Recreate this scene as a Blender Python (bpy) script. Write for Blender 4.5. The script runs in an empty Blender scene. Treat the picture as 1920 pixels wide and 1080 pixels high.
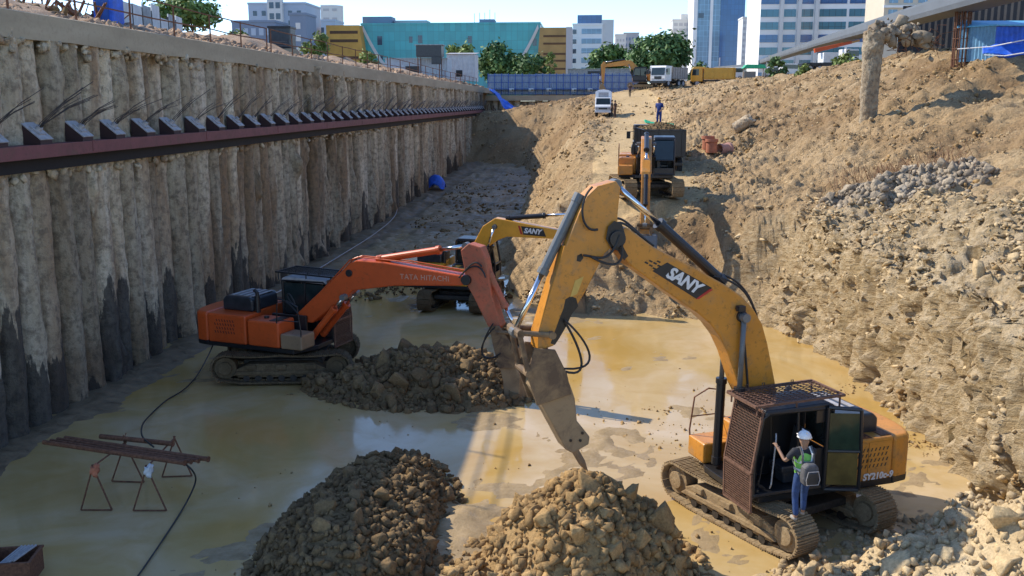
import bpy, bmesh, math, random
import numpy as np
from mathutils import Vector, Matrix
R = math.radians
rng = np.random.default_rng(7)
random.seed(7)
SC = bpy.context.scene
COL = SC.collection

# ------------------------------------------------------------------ camera, sky, sun
H = 9.0; F = 1800.0
PITCH = math.atan2(350, F); YAW = R(4.5833)
cd = bpy.data.cameras.new("camera"); cam = bpy.data.objects.new("camera", cd); COL.objects.link(cam)
cam.location = (0, 0, H); cam.rotation_euler = (R(90) - PITCH, 0, YAW)
cd.sensor_width = 36; cd.lens = 36 * F / 1920; cd.clip_end = 6000; cd.clip_start = .2
SC.camera = cam
SUN_EL = R(41); LX, LY = .93, -.37            # horizontal travel of the light
w = bpy.data.worlds.new("World"); SC.world = w; w.use_nodes = True
nt = w.node_tree; bg = nt.nodes["Background"]
sky = nt.nodes.new("ShaderNodeTexSky"); sky.sky_type = 'NISHITA'; sky.sun_disc = False
sky.sun_elevation = SUN_EL; sky.sun_rotation = math.atan2(-LX, -LY); sky.air_density = .72; sky.dust_density = .15; sky.ozone_density = 4.5
nt.links.new(sky.outputs[0], bg.inputs[0]); bg.inputs[1].default_value = .15
sl = bpy.data.lights.new("sun", 'SUN'); sl.energy = 2.95; sl.angle = R(.5); sl.color = (1, .91, .78)
so = bpy.data.objects.new("sun", sl); COL.objects.link(so)
so.rotation_euler = Vector((LX * math.cos(SUN_EL), LY * math.cos(SUN_EL), -math.sin(SUN_EL))).to_track_quat('-Z', 'Y').to_euler()
SC.view_settings.view_transform = 'Standard'; SC.view_settings.look = 'None'
SC.view_settings.exposure = 1.05; SC.view_settings.gamma = 1

# ------------------------------------------------------------------ pixel helpers (photo 1920x1080) -> places in the world
_rt = np.array([math.cos(YAW), math.sin(YAW), 0])
_f0 = np.array([-math.sin(YAW), math.cos(YAW), 0])
_fw = _f0 * math.cos(PITCH) + np.array([0, 0, -math.sin(PITCH)])
_up = _f0 * math.sin(PITCH) + np.array([0, 0, math.cos(PITCH)])
def ray(px, py): return (px - 960) / F * _rt - (py - 540) / F * _up + _fw
def W(px, py, Y):
    r = ray(px, py); t = Y / r[1]; return np.array([r[0] * t, Y, H + r[2] * t])
def FL(px, py, z=0.0):
    r = ray(px, py); t = (z - H) / r[2]; return np.array([r[0] * t, r[1] * t, z])
def PL(pts, C, ang, off=0.0):
    """pixels -> (s, z) in the vertical plane of a machine's boom"""
    h = np.array([math.cos(ang), math.sin(ang)]); n = np.array([-h[1], h[0]])
    out = []
    P0 = np.array([C[0], C[1]]) + n * off
    for px, py in pts:
        r = ray(px, py); t = (P0 @ n) / (r[:2] @ n); P = r * t
        out.append((float((P[:2] - P0) @ h), float(H + P[2] - C[2])))
    return out

# ------------------------------------------------------------------ numpy noise
def _hash(ix, iy, iz, seed):
    n = (ix.astype(np.int64) * 374761393 + iy.astype(np.int64) * 668265263 + iz.astype(np.int64) * 2147483647 + seed * 974711) & 0xffffffff
    n = ((n ^ (n >> 13)) * 1274126177) & 0xffffffff
    n = ((n ^ (n >> 16)) * 2246822519) & 0xffffffff
    return ((n ^ (n >> 15)) & 0xffff) / 32767.5 - 1.0
def vnoise(P, seed=0):
    P = np.asarray(P, float); I = np.floor(P).astype(np.int64); f = P - I; f = f * f * f * (f * (f * 6 - 15) + 10)
    r = 0
    for dx in (0, 1):
        for dy in (0, 1):
            for dz in (0, 1):
                wgt = (f[:, 0] if dx else 1 - f[:, 0]) * (f[:, 1] if dy else 1 - f[:, 1]) * (f[:, 2] if dz else 1 - f[:, 2])
                r = r + wgt * _hash(I[:, 0] + dx, I[:, 1] + dy, I[:, 2] + dz, seed)
    return r
def fbm(P, oct=4, seed=0, gain=.5, ridge=False):
    a, s, r = 1.0, 1.0, 0
    for o in range(oct):
        n = vnoise(P * s + o * 17.3, seed + o)
        r = r + a * ((1 - 2 * np.abs(n)) if ridge else n); a *= gain; s *= 2.03
    return r

# ------------------------------------------------------------------ mesh / object helpers
def np_mesh(name, V, Fc, mat=None, smooth=False):
    """V (n,3), Fc (m,k) index array"""
    V = np.asarray(V, np.float32); Fc = np.asarray(Fc, np.int32); k = Fc.shape[1]
    me = bpy.data.meshes.new(name)
    me.vertices.add(len(V)); me.vertices.foreach_set("co", V.ravel())
    me.loops.add(Fc.size); me.loops.foreach_set("vertex_index", Fc.ravel())
    me.polygons.add(len(Fc)); me.polygons.foreach_set("loop_start", np.arange(0, Fc.size, k, dtype=np.int32))
    if smooth: me.polygons.foreach_set("use_smooth", np.ones(len(Fc), bool))
    me.update(); me.validate()
    if mat: me.materials.append(mat)
    return me
def link(name, me, parent=None, loc=None, rot=None):
    o = bpy.data.objects.new(name, me); COL.objects.link(o)
    if parent: o.parent = parent
    if loc is not None: o.location = loc
    if rot is not None: o.rotation_euler = rot
    return o
def tag(o, label=None, cat=None, group=None, kind=None):
    if label: o["label"] = label
    if cat: o["category"] = cat
    if group: o["group"] = group
    if kind: o["kind"] = kind
    return o
def thing(name, label, cat, loc=(0, 0, 0), rz=0.0, group=None):
    o = bpy.data.objects.new(name, None); COL.objects.link(o); o.empty_display_size = .3
    o.location = loc; o.rotation_euler = (0, 0, rz); return tag(o, label, cat, group)
class MB:
    """collects simple shapes and links them as ONE mesh object"""
    def __init__(s): s.v = []; s.f = []
    def add(s, vs, fs):
        n = len(s.v); s.v += [tuple(map(float, p)) for p in vs]; s.f += [tuple(i + n for i in f) for f in fs]; return s
    def box(s, x0, x1, y0, y1, z0, z1, M=None):
        vs = [Vector(p) for p in ((x0, y0, z0), (x1, y0, z0), (x1, y1, z0), (x0, y1, z0), (x0, y0, z1), (x1, y0, z1), (x1, y1, z1), (x0, y1, z1))]
        if M: vs = [M @ p for p in vs]
        return s.add(vs, [(0, 3, 2, 1), (4, 5, 6, 7), (0, 1, 5, 4), (1, 2, 6, 5), (2, 3, 7, 6), (3, 0, 4, 7)])
    def prism(s, poly, a0, a1, axis='y', M=None):
        """2-D polygon extruded: axis y -> poly is (x,z); axis z -> (x,y); axis x -> (y,z)"""
        def mk(p, a): return Vector({'y': (p[0], a, p[1]), 'z': (p[0], p[1], a), 'x': (a, p[0], p[1])}[axis])
        n = len(poly); vs = [mk(p, a0) for p in poly] + [mk(p, a1) for p in poly]
        if M: vs = [M @ p for p in vs]
        ar = sum(poly[i][0] * poly[(i + 1) % n][1] - poly[(i + 1) % n][0] * poly[i][1] for i in range(n))
        fl = (ar > 0) != (axis == 'y')
        fs = [tuple(range(n))[::-1], tuple(range(n, 2 * n))] + [(i, (i + 1) % n, n + (i + 1) % n, n + i) for i in range(n)]
        if not fl: fs = [f[::-1] for f in fs]
        return s.add(vs, fs)
    def cyl(s, p0, p1, r0, r1=None, n=10, caps=True):
        p0, p1 = Vector(p0), Vector(p1); r1 = r0 if r1 is None else r1
        d = (p1 - p0).normalized(); a = d.orthogonal().normalized(); b = d.cross(a)
        vs = []
        for p, r in ((p0, r0), (p1, r1)):
            for i in range(n):
                t = 2 * math.pi * i / n; vs.append(p + (a * math.cos(t) + b * math.sin(t)) * r)
        fs = [(i, (i + 1) % n, n + (i + 1) % n, n + i) for i in range(n)]
        if caps: fs += [tuple(range(n))[::-1], tuple(range(n, 2 * n))]
        return s.add(vs, fs)
    def tube(s, pts, r, n=6):
        pts = [Vector(p) for p in pts]; rings = []
        prev = None
        for i, p in enumerate(pts):
            d = (pts[min(i + 1, len(pts) - 1)] - pts[max(i - 1, 0)]).normalized()
            if prev is None: a = d.orthogonal().normalized()
            else: a = (prev - d * prev.dot(d)).normalized()
            prev = a; b = d.cross(a); rr = r[i] if isinstance(r, (list, tuple)) else r
            rings.append([p + (a * math.cos(2 * math.pi * k / n) + b * math.sin(2 * math.pi * k / n)) * rr for k in range(n)])
        vs = [v for q in rings for v in q]; fs = []
        for i in range(len(pts) - 1):
            for k in range(n): fs.append((i * n + k, i * n + (k + 1) % n, (i + 1) * n + (k + 1) % n, (i + 1) * n + k))
        fs += [tuple(range(n))[::-1], tuple(range((len(pts) - 1) * n, len(pts) * n))]
        return s.add(vs, fs)
    def sph(s, c, r, nu=12, nv=8, v0=0.0, sc=(1, 1, 1)):
        c = Vector(c); vs = []; fs = []
        for j in range(nv + 1):
            th = math.pi * (v0 + (1 - v0) * j / nv)
            for i in range(nu):
                ph = 2 * math.pi * i / nu
                vs.append(c + Vector((math.sin(th) * math.cos(ph) * r * sc[0], math.sin(th) * math.sin(ph) * r * sc[1], -math.cos(th) * r * sc[2])))
        for j in range(nv):
            for i in range(nu): fs.append((j * nu + i, j * nu + (i + 1) % nu, (j + 1) * nu + (i + 1) % nu, (j + 1) * nu + i))
        return s.add(vs, fs)
    def mesh(s, name, mat, smooth=False):
        me = bpy.data.meshes.new(name); me.from_pydata(s.v, [], s.f); me.update()
        if smooth: me.polygons.foreach_set("use_smooth", [True] * len(me.polygons))
        me.materials.append(mat); return me
    def build(s, name, mat, parent=None, bevel=0.0, smooth=False, seg=2, label=None, auto=False):
        o = link(name, s.mesh(name, mat, smooth), parent)
        if bevel:
            b = o.modifiers.new("bevel", 'BEVEL'); b.width = bevel; b.segments = seg; b.limit_method = 'ANGLE'; b.angle_limit = R(35)
        if label: o["label"] = label
        return o
def arc_pts(c, r, a0, a1, n): return [(c[0] + r * math.cos(R(a0 + (a1 - a0) * i / n)), c[1] + r * math.sin(R(a0 + (a1 - a0) * i / n))) for i in range(n + 1)]
def bez(p0, p1, p2, p3, n=12):
    p0, p1, p2, p3 = map(Vector, (p0, p1, p2, p3)); out = []
    for i in range(n + 1):
        t = i / n; out.append(p0 * (1 - t) ** 3 + p1 * 3 * t * (1 - t) ** 2 + p2 * 3 * t * t * (1 - t) + p3 * t ** 3)
    return out

# ------------------------------------------------------------------ materials
MATS = {}
def _nodes(name):
    m = bpy.data.materials.new(name); m.use_nodes = True; t = m.node_tree; b = t.nodes["Principled BSDF"]; MATS[name] = m
    return m, t, b
def noise(t, scale, detail=5, rough=.55, vec=None, dist=0):
    n = t.nodes.new("ShaderNodeTexNoise"); n.inputs["Scale"].default_value = scale; n.inputs["Detail"].default_value = detail
    n.inputs["Roughness"].default_value = rough; n.inputs["Distortion"].default_value = dist
    if vec: t.links.new(vec, n.inputs["Vector"])
    return n.outputs["Fac"]
def ramp(t, fac, stops):
    n = t.nodes.new("ShaderNodeValToRGB"); e = n.color_ramp.elements
    while len(e) < len(stops): e.new(.5)
    for i, (p, c) in enumerate(stops):
        e[i].position = p; e[i].color = (c[0], c[1], c[2], 1) if not isinstance(c, (int, float)) else (c, c, c, 1)
    t.links.new(fac, n.inputs[0]); return n.outputs[0]
def mix(t, fac, a, b, mode='MIX'):
    n = t.nodes.new("ShaderNodeMix"); n.data_type = 'RGBA'; n.blend_type = mode
    for v, i in ((fac, 0), (a, 6), (b, 7)):
        if isinstance(v, (int, float)): n.inputs[i].default_value = v
        elif isinstance(v, tuple): n.inputs[i].default_value = (*v, 1)
        else: t.links.new(v, n.inputs[i])
    return n.outputs[2]
def mathn(t, op, a, b=None):
    n = t.nodes.new("ShaderNodeMath"); n.operation = op
    for i, v in enumerate((a, b)):
        if v is None: continue
        if isinstance(v, (int, float)): n.inputs[i].default_value = v
        else: t.links.new(v, n.inputs[i])
    return n.outputs[0]
def bump(t, b, h, strength=.5, dist=.05):
    n = t.nodes.new("ShaderNodeBump"); n.inputs["Strength"].default_value = strength; n.inputs["Distance"].default_value = dist
    t.links.new(h, n.inputs["Height"]); t.links.new(n.outputs[0], b.inputs["Normal"]); return n
def coord(t, which="Object"): return t.nodes.new("ShaderNodeTexCoord").outputs[which]
def pos(t): return t.nodes.new("ShaderNodeNewGeometry").outputs["Position"]
def sepz(t, v, i=2):
    n = t.nodes.new("ShaderNodeSeparateXYZ"); t.links.new(v, n.inputs[0]); return n.outputs[i]
def plain(name, c, rough=.6, metal=0.0, var=.25, scale=6, bmp=0.0):
    m, t, b = _nodes(name)
    v = coord(t); n1 = noise(t, scale, 6, .6, v)
    c2 = tuple(min(1, x * (1 + var)) for x in c); c1 = tuple(x * (1 - var) for x in c)
    t.links.new(ramp(t, n1, [(.3, c1), (.7, c2)]), b.inputs["Base Color"])
    b.inputs["Roughness"].default_value = rough; b.inputs["Metallic"].default_value = metal
    if bmp: bump(t, b, noise(t, scale * 4, 4, .6, v), bmp, .02)
    return m
def paint(name, c, mud=(.23, .165, .09), amt=.42, rough=.38, grime=.35):
    """machine paint with scuffs, grease and splashed mud"""
    m, t, b = _nodes(name); v = coord(t)
    n1 = noise(t, 1.3, 8, .62, v); n2 = noise(t, 9, 6, .7, v); n3 = noise(t, 2.4, 7, .7, v, .6)
    base = mix(t, ramp(t, n1, [(.35, 0), (.7, 1)]), c, tuple(x * .78 for x in c))
    grm = mix(t, mathn(t, 'MULTIPLY', ramp(t, n2, [(.55, 0), (.72, 1)]), grime), base, (.05, .035, .02))
    mk = ramp(t, n3, [(1 - amt - .08, 0), (1 - amt + .14, 1)])
    t.links.new(mix(t, mathn(t, 'MULTIPLY', mk, .75), grm, mud), b.inputs["Base Color"])
    t.links.new(mathn(t, 'ADD', mathn(t, 'MULTIPLY', mk, .4), rough), b.inputs["Roughness"])
    bump(t, b, n2, .12, .01); return m
def earth(name, cols, scale=1.0, bstr=.7, strata=False, rough=.95, island=0.0):
    m, t, b = _nodes(name); v = pos(t)
    n1 = noise(t, .22 * scale, 8, .65, v); n2 = noise(t, 2.4 * scale, 9, .7, v); n3 = noise(t, 11 * scale, 6, .65, v)
    vo = t.nodes.new("ShaderNodeTexVoronoi"); vo.inputs["Scale"].default_value = 3.2 * scale; t.links.new(v, vo.inputs["Vector"])
    c = ramp(t, n1, [(.32, cols[0]), (.5, cols[1]), (.68, cols[2])])
    c = mix(t, ramp(t, n2, [(.35, 0), (.65, .8)]), c, cols[3])
    c = mix(t, .5, c, ramp(t, n3, [(.3, .3), (.62, 1.15)]), 'MULTIPLY')
    if island:
        g = t.nodes.new("ShaderNodeNewGeometry")
        c = mix(t, island, c, ramp(t, g.outputs["Random Per Island"], [(0, (.42, .36, .30)), (.5, (.9, .85, .75)), (1, (1.35, 1.25, 1.05))]), 'MULTIPLY')
    n6 = noise(t, 38 * scale, 4, .6, v)
    h = mathn(t, 'ADD', mathn(t, 'MULTIPLY', n2, 1.0), mathn(t, 'MULTIPLY', n3, .6))
    h = mathn(t, 'ADD', mathn(t, 'ADD', h, mathn(t, 'MULTIPLY', n6, .25)), mathn(t, 'MULTIPLY', vo.outputs["Distance"], .35))
    if strata:
        at = t.nodes.new("ShaderNodeAttribute"); at.attribute_name = 'pale'
        c = mix(t, mathn(t, 'MULTIPLY', ramp(t, at.outputs["Fac"], [(0, 0), (1, 1)]), .6), c, ramp(t, n2, [(.3, (.40, .30, .17)), (.5, (.58, .47, .30)), (.7, (.68, .58, .41))]))
        c = mix(t, ramp(t, mathn(t, 'MULTIPLY', at.outputs["Fac"], -1.0), [(0, 0), (1, .8)]), c, ramp(t, n2, [(.3, (.14, .085, .042)), (.6, (.26, .165, .085))]))
        mp = t.nodes.new("ShaderNodeMapping"); mp.inputs["Scale"].default_value = (2.0, 2.0, 6.5); mp.inputs["Rotation"].default_value = (R(7), R(-5), 0); t.links.new(v, mp.inputs[0])
        n7 = noise(t, 1.2, 9, .72, mp.outputs[0], .0)
        nz = t.nodes.new("ShaderNodeNewGeometry"); sz = mathn(t, 'ABSOLUTE', sepz(t, nz.outputs["True Normal"])); stp = ramp(t, sz, [(.35, 1), (.8, 0)])
        x0 = t.nodes.new("ShaderNodeSeparateXYZ"); t.links.new(v, x0.inputs[0])
        near = ramp(t, mathn(t, 'MULTIPLY', x0.outputs[1], .01), [(.40, 1), (.44, 0)])
        stp = mathn(t, 'MULTIPLY', stp, near)
        c = mix(t, mathn(t, 'MULTIPLY', stp, .85), c, ramp(t, n7, [(.34, (.22, .135, .06)), (.45, (.50, .36, .19)), (.56, (.64, .50, .30)), (.7, (.70, .58, .40))]))
        h = mathn(t, 'ADD', h, mathn(t, 'MULTIPLY', mathn(t, 'MULTIPLY', n7, stp), 2.2))
    t.links.new(c, b.inputs["Base Color"]); b.inputs["Roughness"].default_value = rough
    b.inputs["Specular IOR Level"].default_value = .15
    bump(t, b, h, bstr, .16 / scale); return m

M_soil = earth("soil", [(.33, .21, .105), (.50, .355, .195), (.60, .46, .28), (.40, .275, .145)], 1.0, 1.0, strata=True)
M_cliff = M_soil
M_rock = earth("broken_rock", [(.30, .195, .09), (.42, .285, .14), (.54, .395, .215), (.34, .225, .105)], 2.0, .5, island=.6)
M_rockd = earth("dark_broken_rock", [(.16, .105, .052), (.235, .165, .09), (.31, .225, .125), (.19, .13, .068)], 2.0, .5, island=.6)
M_flake = earth("rock_flakes", [(.44, .325, .185), (.56, .44, .27), (.66, .55, .37), (.50, .385, .23)], 2.0, .4, island=.5)
M_grey = earth("grey_rock", [(.26, .205, .15), (.38, .325, .255), (.54, .485, .40), (.31, .26, .195)], 2.0, .5, island=.55)
M_debris = earth("brick_debris", [(.34, .25, .18), (.42, .32, .24), (.52, .44, .36), (.38, .25, .17)], 2.0, .5, island=.6)
M_road = earth("road_dirt", [(.44, .31, .155), (.50, .36, .19), (.54, .40, .22), (.47, .335, .17)], 1.0, .3)
# mud of the pit floor: wet, half glossy, dried crust in places
def mud_mat():
    m, t, b = _nodes("pit_mud"); v = pos(t)
    n1 = noise(t, .35, 8, .6, v, .4); n2 = noise(t, 3.0, 8, .65, v); n3 = noise(t, 14, 5, .6, v)
    c = ramp(t, n1, [(.35, (.30, .205, .095)), (.5, (.37, .265, .135)), (.65, (.30, .215, .115))])
    c = mix(t, ramp(t, n2, [(.4, 0), (.7, .7)]), c, (.21, .15, .08))
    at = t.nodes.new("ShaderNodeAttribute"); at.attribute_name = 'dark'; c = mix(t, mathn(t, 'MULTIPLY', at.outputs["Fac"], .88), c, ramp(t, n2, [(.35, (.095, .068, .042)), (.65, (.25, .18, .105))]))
    t.links.new(c, b.inputs["Base Color"]); b.inputs['Specular IOR Level'].default_value = .35
    t.links.new(ramp(t, n2, [(.35, .38), (.62, .9)]), b.inputs["Roughness"])
    bump(t, b, mathn(t, 'ADD', n2, mathn(t, 'MULTIPLY', n3, .35)), .45, .08); return m
M_mud = mud_mat()
def water_mat():
    m, t, b = _nodes("muddy_water"); v = pos(t)
    n1 = noise(t, .16, 6, .55, v, 1.2); n2 = noise(t, .9, 6, .6, v, .8)
    c = ramp(t, n1, [(.36, (.41, .255, .07)), (.5, (.47, .335, .15)), (.64, (.53, .40, .235))])
    c = mix(t, ramp(t, n2, [(.45, 0), (.68, .5)]), c, (.41, .265, .09))
    t.links.new(c, b.inputs["Base Color"])
    t.links.new(ramp(t, n2, [(.35, .03), (.75, .22)]), b.inputs["Roughness"])
    b.inputs["IOR"].default_value = 1.33; b.inputs["Specular IOR Level"].default_value = .36
    bump(t, b, mathn(t, 'ADD', noise(t, 2.2, 4, .5, v), mathn(t, 'MULTIPLY', noise(t, 9, 2, .5, v), .15)), .035, .05); return m
M_water = water_mat()
def pile_mat():
    m, t, b = _nodes("pile_concrete"); v = pos(t)
    mp = t.nodes.new("ShaderNodeMapping"); mp.inputs["Scale"].default_value = (1, 1, .22); t.links.new(v, mp.inputs[0])
    n1 = noise(t, .8, 8, .65, mp.outputs[0]); n2 = noise(t, 4, 8, .7, v); n3 = noise(t, 16, 5, .6, v); n4 = noise(t, .55, 6, .6, mp.outputs[0], .5)
    mp2 = t.nodes.new("ShaderNodeMapping"); mp2.inputs["Scale"].default_value = (5, 5, .18); t.links.new(v, mp2.inputs[0]); n5 = noise(t, 1.6, 7, .65, mp2.outputs[0])
    c = ramp(t, n1, [(.3, (.34, .25, .15)), (.48, (.52, .435, .305)), (.7, (.65, .585, .46))])
    c = mix(t, ramp(t, n4, [(.48, 0), (.62, .75)]), c, (.24, .135, .06))
    c = mix(t, ramp(t, n5, [(.5, 0), (.7, .35)]), c, (.22, .18, .13))
    c = mix(t, ramp(t, n2, [(.45, 0), (.62, .7)]), c, (.13, .10, .07))
    oi = t.nodes.new("ShaderNodeObjectInfo"); c = mix(t, 1.0, c, ramp(t, oi.outputs["Random"], [(0, (.74, .70, .64)), (.4, (1, .97, .92)), (.7, (1.15, 1.1, 1.06)), (1, (1.35, 1.32, 1.26))]), 'MULTIPLY')
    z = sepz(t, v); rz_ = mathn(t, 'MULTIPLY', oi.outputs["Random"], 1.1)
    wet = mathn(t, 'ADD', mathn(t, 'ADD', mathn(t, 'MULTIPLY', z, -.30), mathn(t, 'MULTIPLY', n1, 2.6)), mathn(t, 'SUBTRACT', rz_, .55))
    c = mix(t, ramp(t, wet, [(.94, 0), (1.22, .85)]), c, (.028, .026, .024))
    t.links.new(c, b.inputs["Base Color"]); b.inputs["Roughness"].default_value = .9
    bump(t, b, mathn(t, 'ADD', mathn(t, 'ADD', n2, mathn(t, 'MULTIPLY', n5, .25)), mathn(t, 'MULTIPLY', n3, .6)), .9, .08); return m
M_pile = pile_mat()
def cap_mat():
    m, t, b = _nodes("cap_concrete"); v = pos(t)
    mp = t.nodes.new("ShaderNodeMapping"); mp.inputs["Scale"].default_value = (1, .35, 1.6); t.links.new(v, mp.inputs[0])
    n1 = noise(t, .7, 8, .6, mp.outputs[0]); n2 = noise(t, 8, 6, .6, v)
    c = ramp(t, n1, [(.3, (.30, .245, .165)), (.55, (.38, .315, .215)), (.75, (.44, .37, .26))])
    c = mix(t, ramp(t, n2, [(.5, 0), (.75, .5)]), c, (.24, .19, .13))
    t.links.new(c, b.inputs["Base Color"]); b.inputs["Roughness"].default_value = .9; bump(t, b, n2, .3, .02); return m
M_cap = cap_mat()
M_red = paint("oxide_red", (.20, .065, .062), (.16, .11, .08), .42, .7, .7)
M_dkred = paint("dark_oxide", (.045, .02, .02), (.1, .07, .05), .2, .7)
M_beamshade = plain("beam_shade", (.012, .010, .010), .8)  # near-black colour carries the shade below the waler flange
M_plate = plain("anchor_steel", (.36, .345, .34), .6, 0, .25, 9)
M_strand = plain("strand_steel", (.07, .06, .055), .5, .5)
M_rust = plain("rusty_steel", (.17, .075, .04), .8, .2, .45, 12, .3)
M_rustlt = plain("rusty_mesh", (.16, .085, .055), .75, .2, .4, 14)
M_black = paint("black_paint", (.018, .018, .02), (.2, .14, .08), .25, .35, .2)
M_hood = plain("hood_black", (.028, .032, .038), .28, 0, .4, 5)
M_rubber = plain("rubber", (.018, .018, .018), .55, 0, .3, 8)
M_chrome = plain("chrome_rod", (.75, .74, .73), .15, 1.0, .08, 10)
M_greycyl = paint("grey_cylinder", (.16, .165, .16), (.22, .16, .09), .35, .4)
M_yel = paint("machine_yellow", (.62, .255, .032), (.30, .19, .09), .40, .36, .7)
M_yel2 = paint("machine_yellow_clean", (.78, .36, .03), (.3, .2, .1), .2, .32, .2)
M_org = paint("machine_orange", (.62, .095, .018), (.28, .11, .06), .30, .42, .4)
M_orgdk = paint("worn_orange_stick", (.52, .13, .06), (.30, .15, .085), .48, .55, .8)
M_track = earth("muddy_track", [(.30, .21, .115), (.42, .31, .175), (.50, .385, .23), (.24, .165, .09)], 5, .5)
M_trackshade = earth("shaded_muddy_track", [(.12, .085, .045), (.19, .135, .075), (.26, .19, .11), (.10, .07, .04)], 5, .5)  # track mud darkened in colour for the machines in the wall's shade
M_trackdk = plain("track_steel", (.05, .04, .03), .7, .2, .5, 10)
M_hammer = paint("hammer_steel", (.21, .14, .075), (.36, .255, .14), .6, .6, .3)
M_hplate = paint("breaker_bracket", (.11, .068, .038), (.32, .215, .11), .5, .6, .4)
M_glass = plain("cab_glass", (.02, .03, .03), .06, 0, .3, 3)
M_white = paint("white_paint", (.74, .74, .72), (.4, .32, .22), .22, .4, .15)
M_whitec = plain("clean_white", (.78, .78, .77), .45, 0, .06, 4)
M_blue = plain("blue_tarp", (.015, .10, .55), .5, 0, .3, 3, .5)
M_blued = plain("blue_sheet", (.012, .075, .33), .5, 0, .25, 3, .2)
M_green = plain("green_net", (.02, .36, .17), .6, 0, .25, 5, .4)
M_terra = plain("terracotta", (.42, .145, .075), .75, 0, .25, 5, .2)
M_tyre = plain("tyre", (.025, .024, .022), .85, 0, .4, 8)
M_skin = plain("skin", (.30, .17, .105), .55, 0, .12, 6)
M_jean = plain("jeans", (.025, .06, .17), .85, 0, .35, 10, .3)
M_shirt = plain("dark_shirt", (.02, .022, .028), .85, 0, .3, 8, .3)
M_vest = plain("vest_green", (.22, .55, .10), .6, 0, .15, 8, .2)
M_refl = plain("reflective_tape", (.62, .64, .62), .4, 0, .1, 8)
M_pack = plain("pack_grey", (.09, .09, .095), .7, 0, .3, 10, .3)
M_shoe = plain("shoe", (.16, .14, .12), .7)
M_hair = plain("hair", (.012, .01, .009), .6)
M_brown = plain("brown_shirt", (.07, .04, .03), .85)
M_bluecl = plain("blue_overall", (.02, .045, .19), .85, 0, .3, 8)

# ================================================================== TERRAIN
WALLX = -15.3
def floorz(y): return np.interp(y, [0, 54, 75, 95, 120, 150], [0, 0, .08, .55, 1.35, 1.6])
FOOT = np.array([(-16, 121), (-9.5, 119), (-6.6, 112), (-5.9, 96), (-5.6, 80), (-5.2, 65), (-4.4, 52), (-3.7, 45.5), (-1, 41), (2, 40), (5, 39.8), (7.0, 39.6),
                 (7.9, 36.5), (8.5, 30), (8.95, 24.5), (9.3, 20), (9.5, 14), (9.6, 4)], float)
FSL = np.array([.7, .8, 1.0, 1.2, 1.25, 1.15, 1.0, .85, .68, .58, .6, 1.8, 4.5, 5.5, 5.5, 5.2, 5, 5])
TOP = [(9.9, 21, 3.9), (9.5, 26, 3.7), (9.1, 32, 3.8), (8.5, 38.5, 4.2), (10.2, 14, 4.2), (10.4, 8, 4.5), (12.3, 30, 5.0), (11.6, 37, 4.7), (13.5, 41, 5.2), (14, 45, 5.6), (12.5, 27.5, 4.9), (13, 21, 5.2), (11, 44, 4.8), (10.6, 33, 4.3), (11, 24, 4.3),
       (18.5, 41, 6.6), (16, 32, 6.3), (17, 24, 6.6), (24, 54, 9.0), (20, 48, 7.5), (20, 52, 8.7), (26, 60, 11.6), (23.9, 62, 11.6), (20.4, 62, 10.3), (16, 56, 8.0), (12, 55, 5.9), (25, 40, 9.5), (30, 45, 11.2), (30, 30, 10.5),
       (15.3, 70, 8.6), (18.6, 85, 11.1), (17, 105, 10.5), (11.7, 72, 7.4), (14.2, 115, 10.6), (11, 105, 9.2), (7.6, 88, 7.3), (4.9, 140, 10.6), (6, 118, 8.6), (4.4, 85, 6.64),
       (2.8, 70, 5.9), (2.9, 58, 5.2), (3.0, 49, 4.3), (8, 62, 6.0), (7, 52, 4.8), (-.3, 88, 6.8), (-2, 75, 6.1), (-.9, 60, 4.9), (1, 49, 4.4), (-6.5, 120, 7.9), (-3, 115, 8.3),
       (1.8, 45, 4.0), (5.3, 45, 4.1), (30, 60, 12.0), (29, 118, 12.2), (40, 100, 12.3), (60, 60, 12.2), (60, 155, 12.4), (22, 150, 12.1), (29, 150, 12.5), (35, 150, 12.7), (5, 158, 10.8), (-10, 146, 7.7), (-14, 138, 7.4), (0, 144, 9.2),
       (1.9, 100, 7.4), (40, 30, 11.3), (30, 10, 11.3), (16, 8, 6.5), (9, 140, 10.8), (1.86, 128, 9.2), (17, 140, 11.3)]
TOP = np.array(TOP, float)
def _tps():
    P = TOP[:, :2] / 20; d = np.linalg.norm(P[:, None] - P[None], axis=2)
    K = np.where(d > 0, d * d * np.log(d + 1e-9), 0) + np.eye(len(P)) * .01
    A = np.block([[K, np.c_[np.ones(len(P)), P]], [np.c_[np.ones(len(P)), P].T, np.zeros((3, 3))]])
    return np.linalg.solve(A, np.r_[TOP[:, 2], 0, 0, 0])
_TW = _tps()
def topz(x, y):
    out = np.empty(len(x)); P = TOP[:, :2] / 20
    for i in range(0, len(x), 20000):
        q = np.c_[x[i:i + 20000], y[i:i + 20000]] / 20
        d = np.linalg.norm(q[:, None] - P[None], axis=2)
        out[i:i + 20000] = (d * d * np.log(d + 1e-9)) @ _TW[:len(P)] + _TW[len(P)] + q @ _TW[-2:]
    return np.clip(out, 3.3, 12.75)
def footdist(x, y):
    P = np.c_[x, y]; best = np.full(len(x), 1e9); sl = np.zeros(len(x)); sg = np.zeros(len(x))
    for i in range(len(FOOT) - 1):
        a, b = FOOT[i], FOOT[i + 1]; e = b - a; t = np.clip(((P - a) @ e) / (e @ e), 0, 1)
        q = P - (a + t[:, None] * e); d = np.hypot(q[:, 0], q[:, 1]); cr = e[0] * q[:, 1] - e[1] * q[:, 0]
        m = d < best; best[m] = d[m]; sl[m] = (FSL[i] + (FSL[i + 1] - FSL[i]) * t)[m]; sg[m] = np.sign(cr)[m]
    return best * sg, sl
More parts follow.
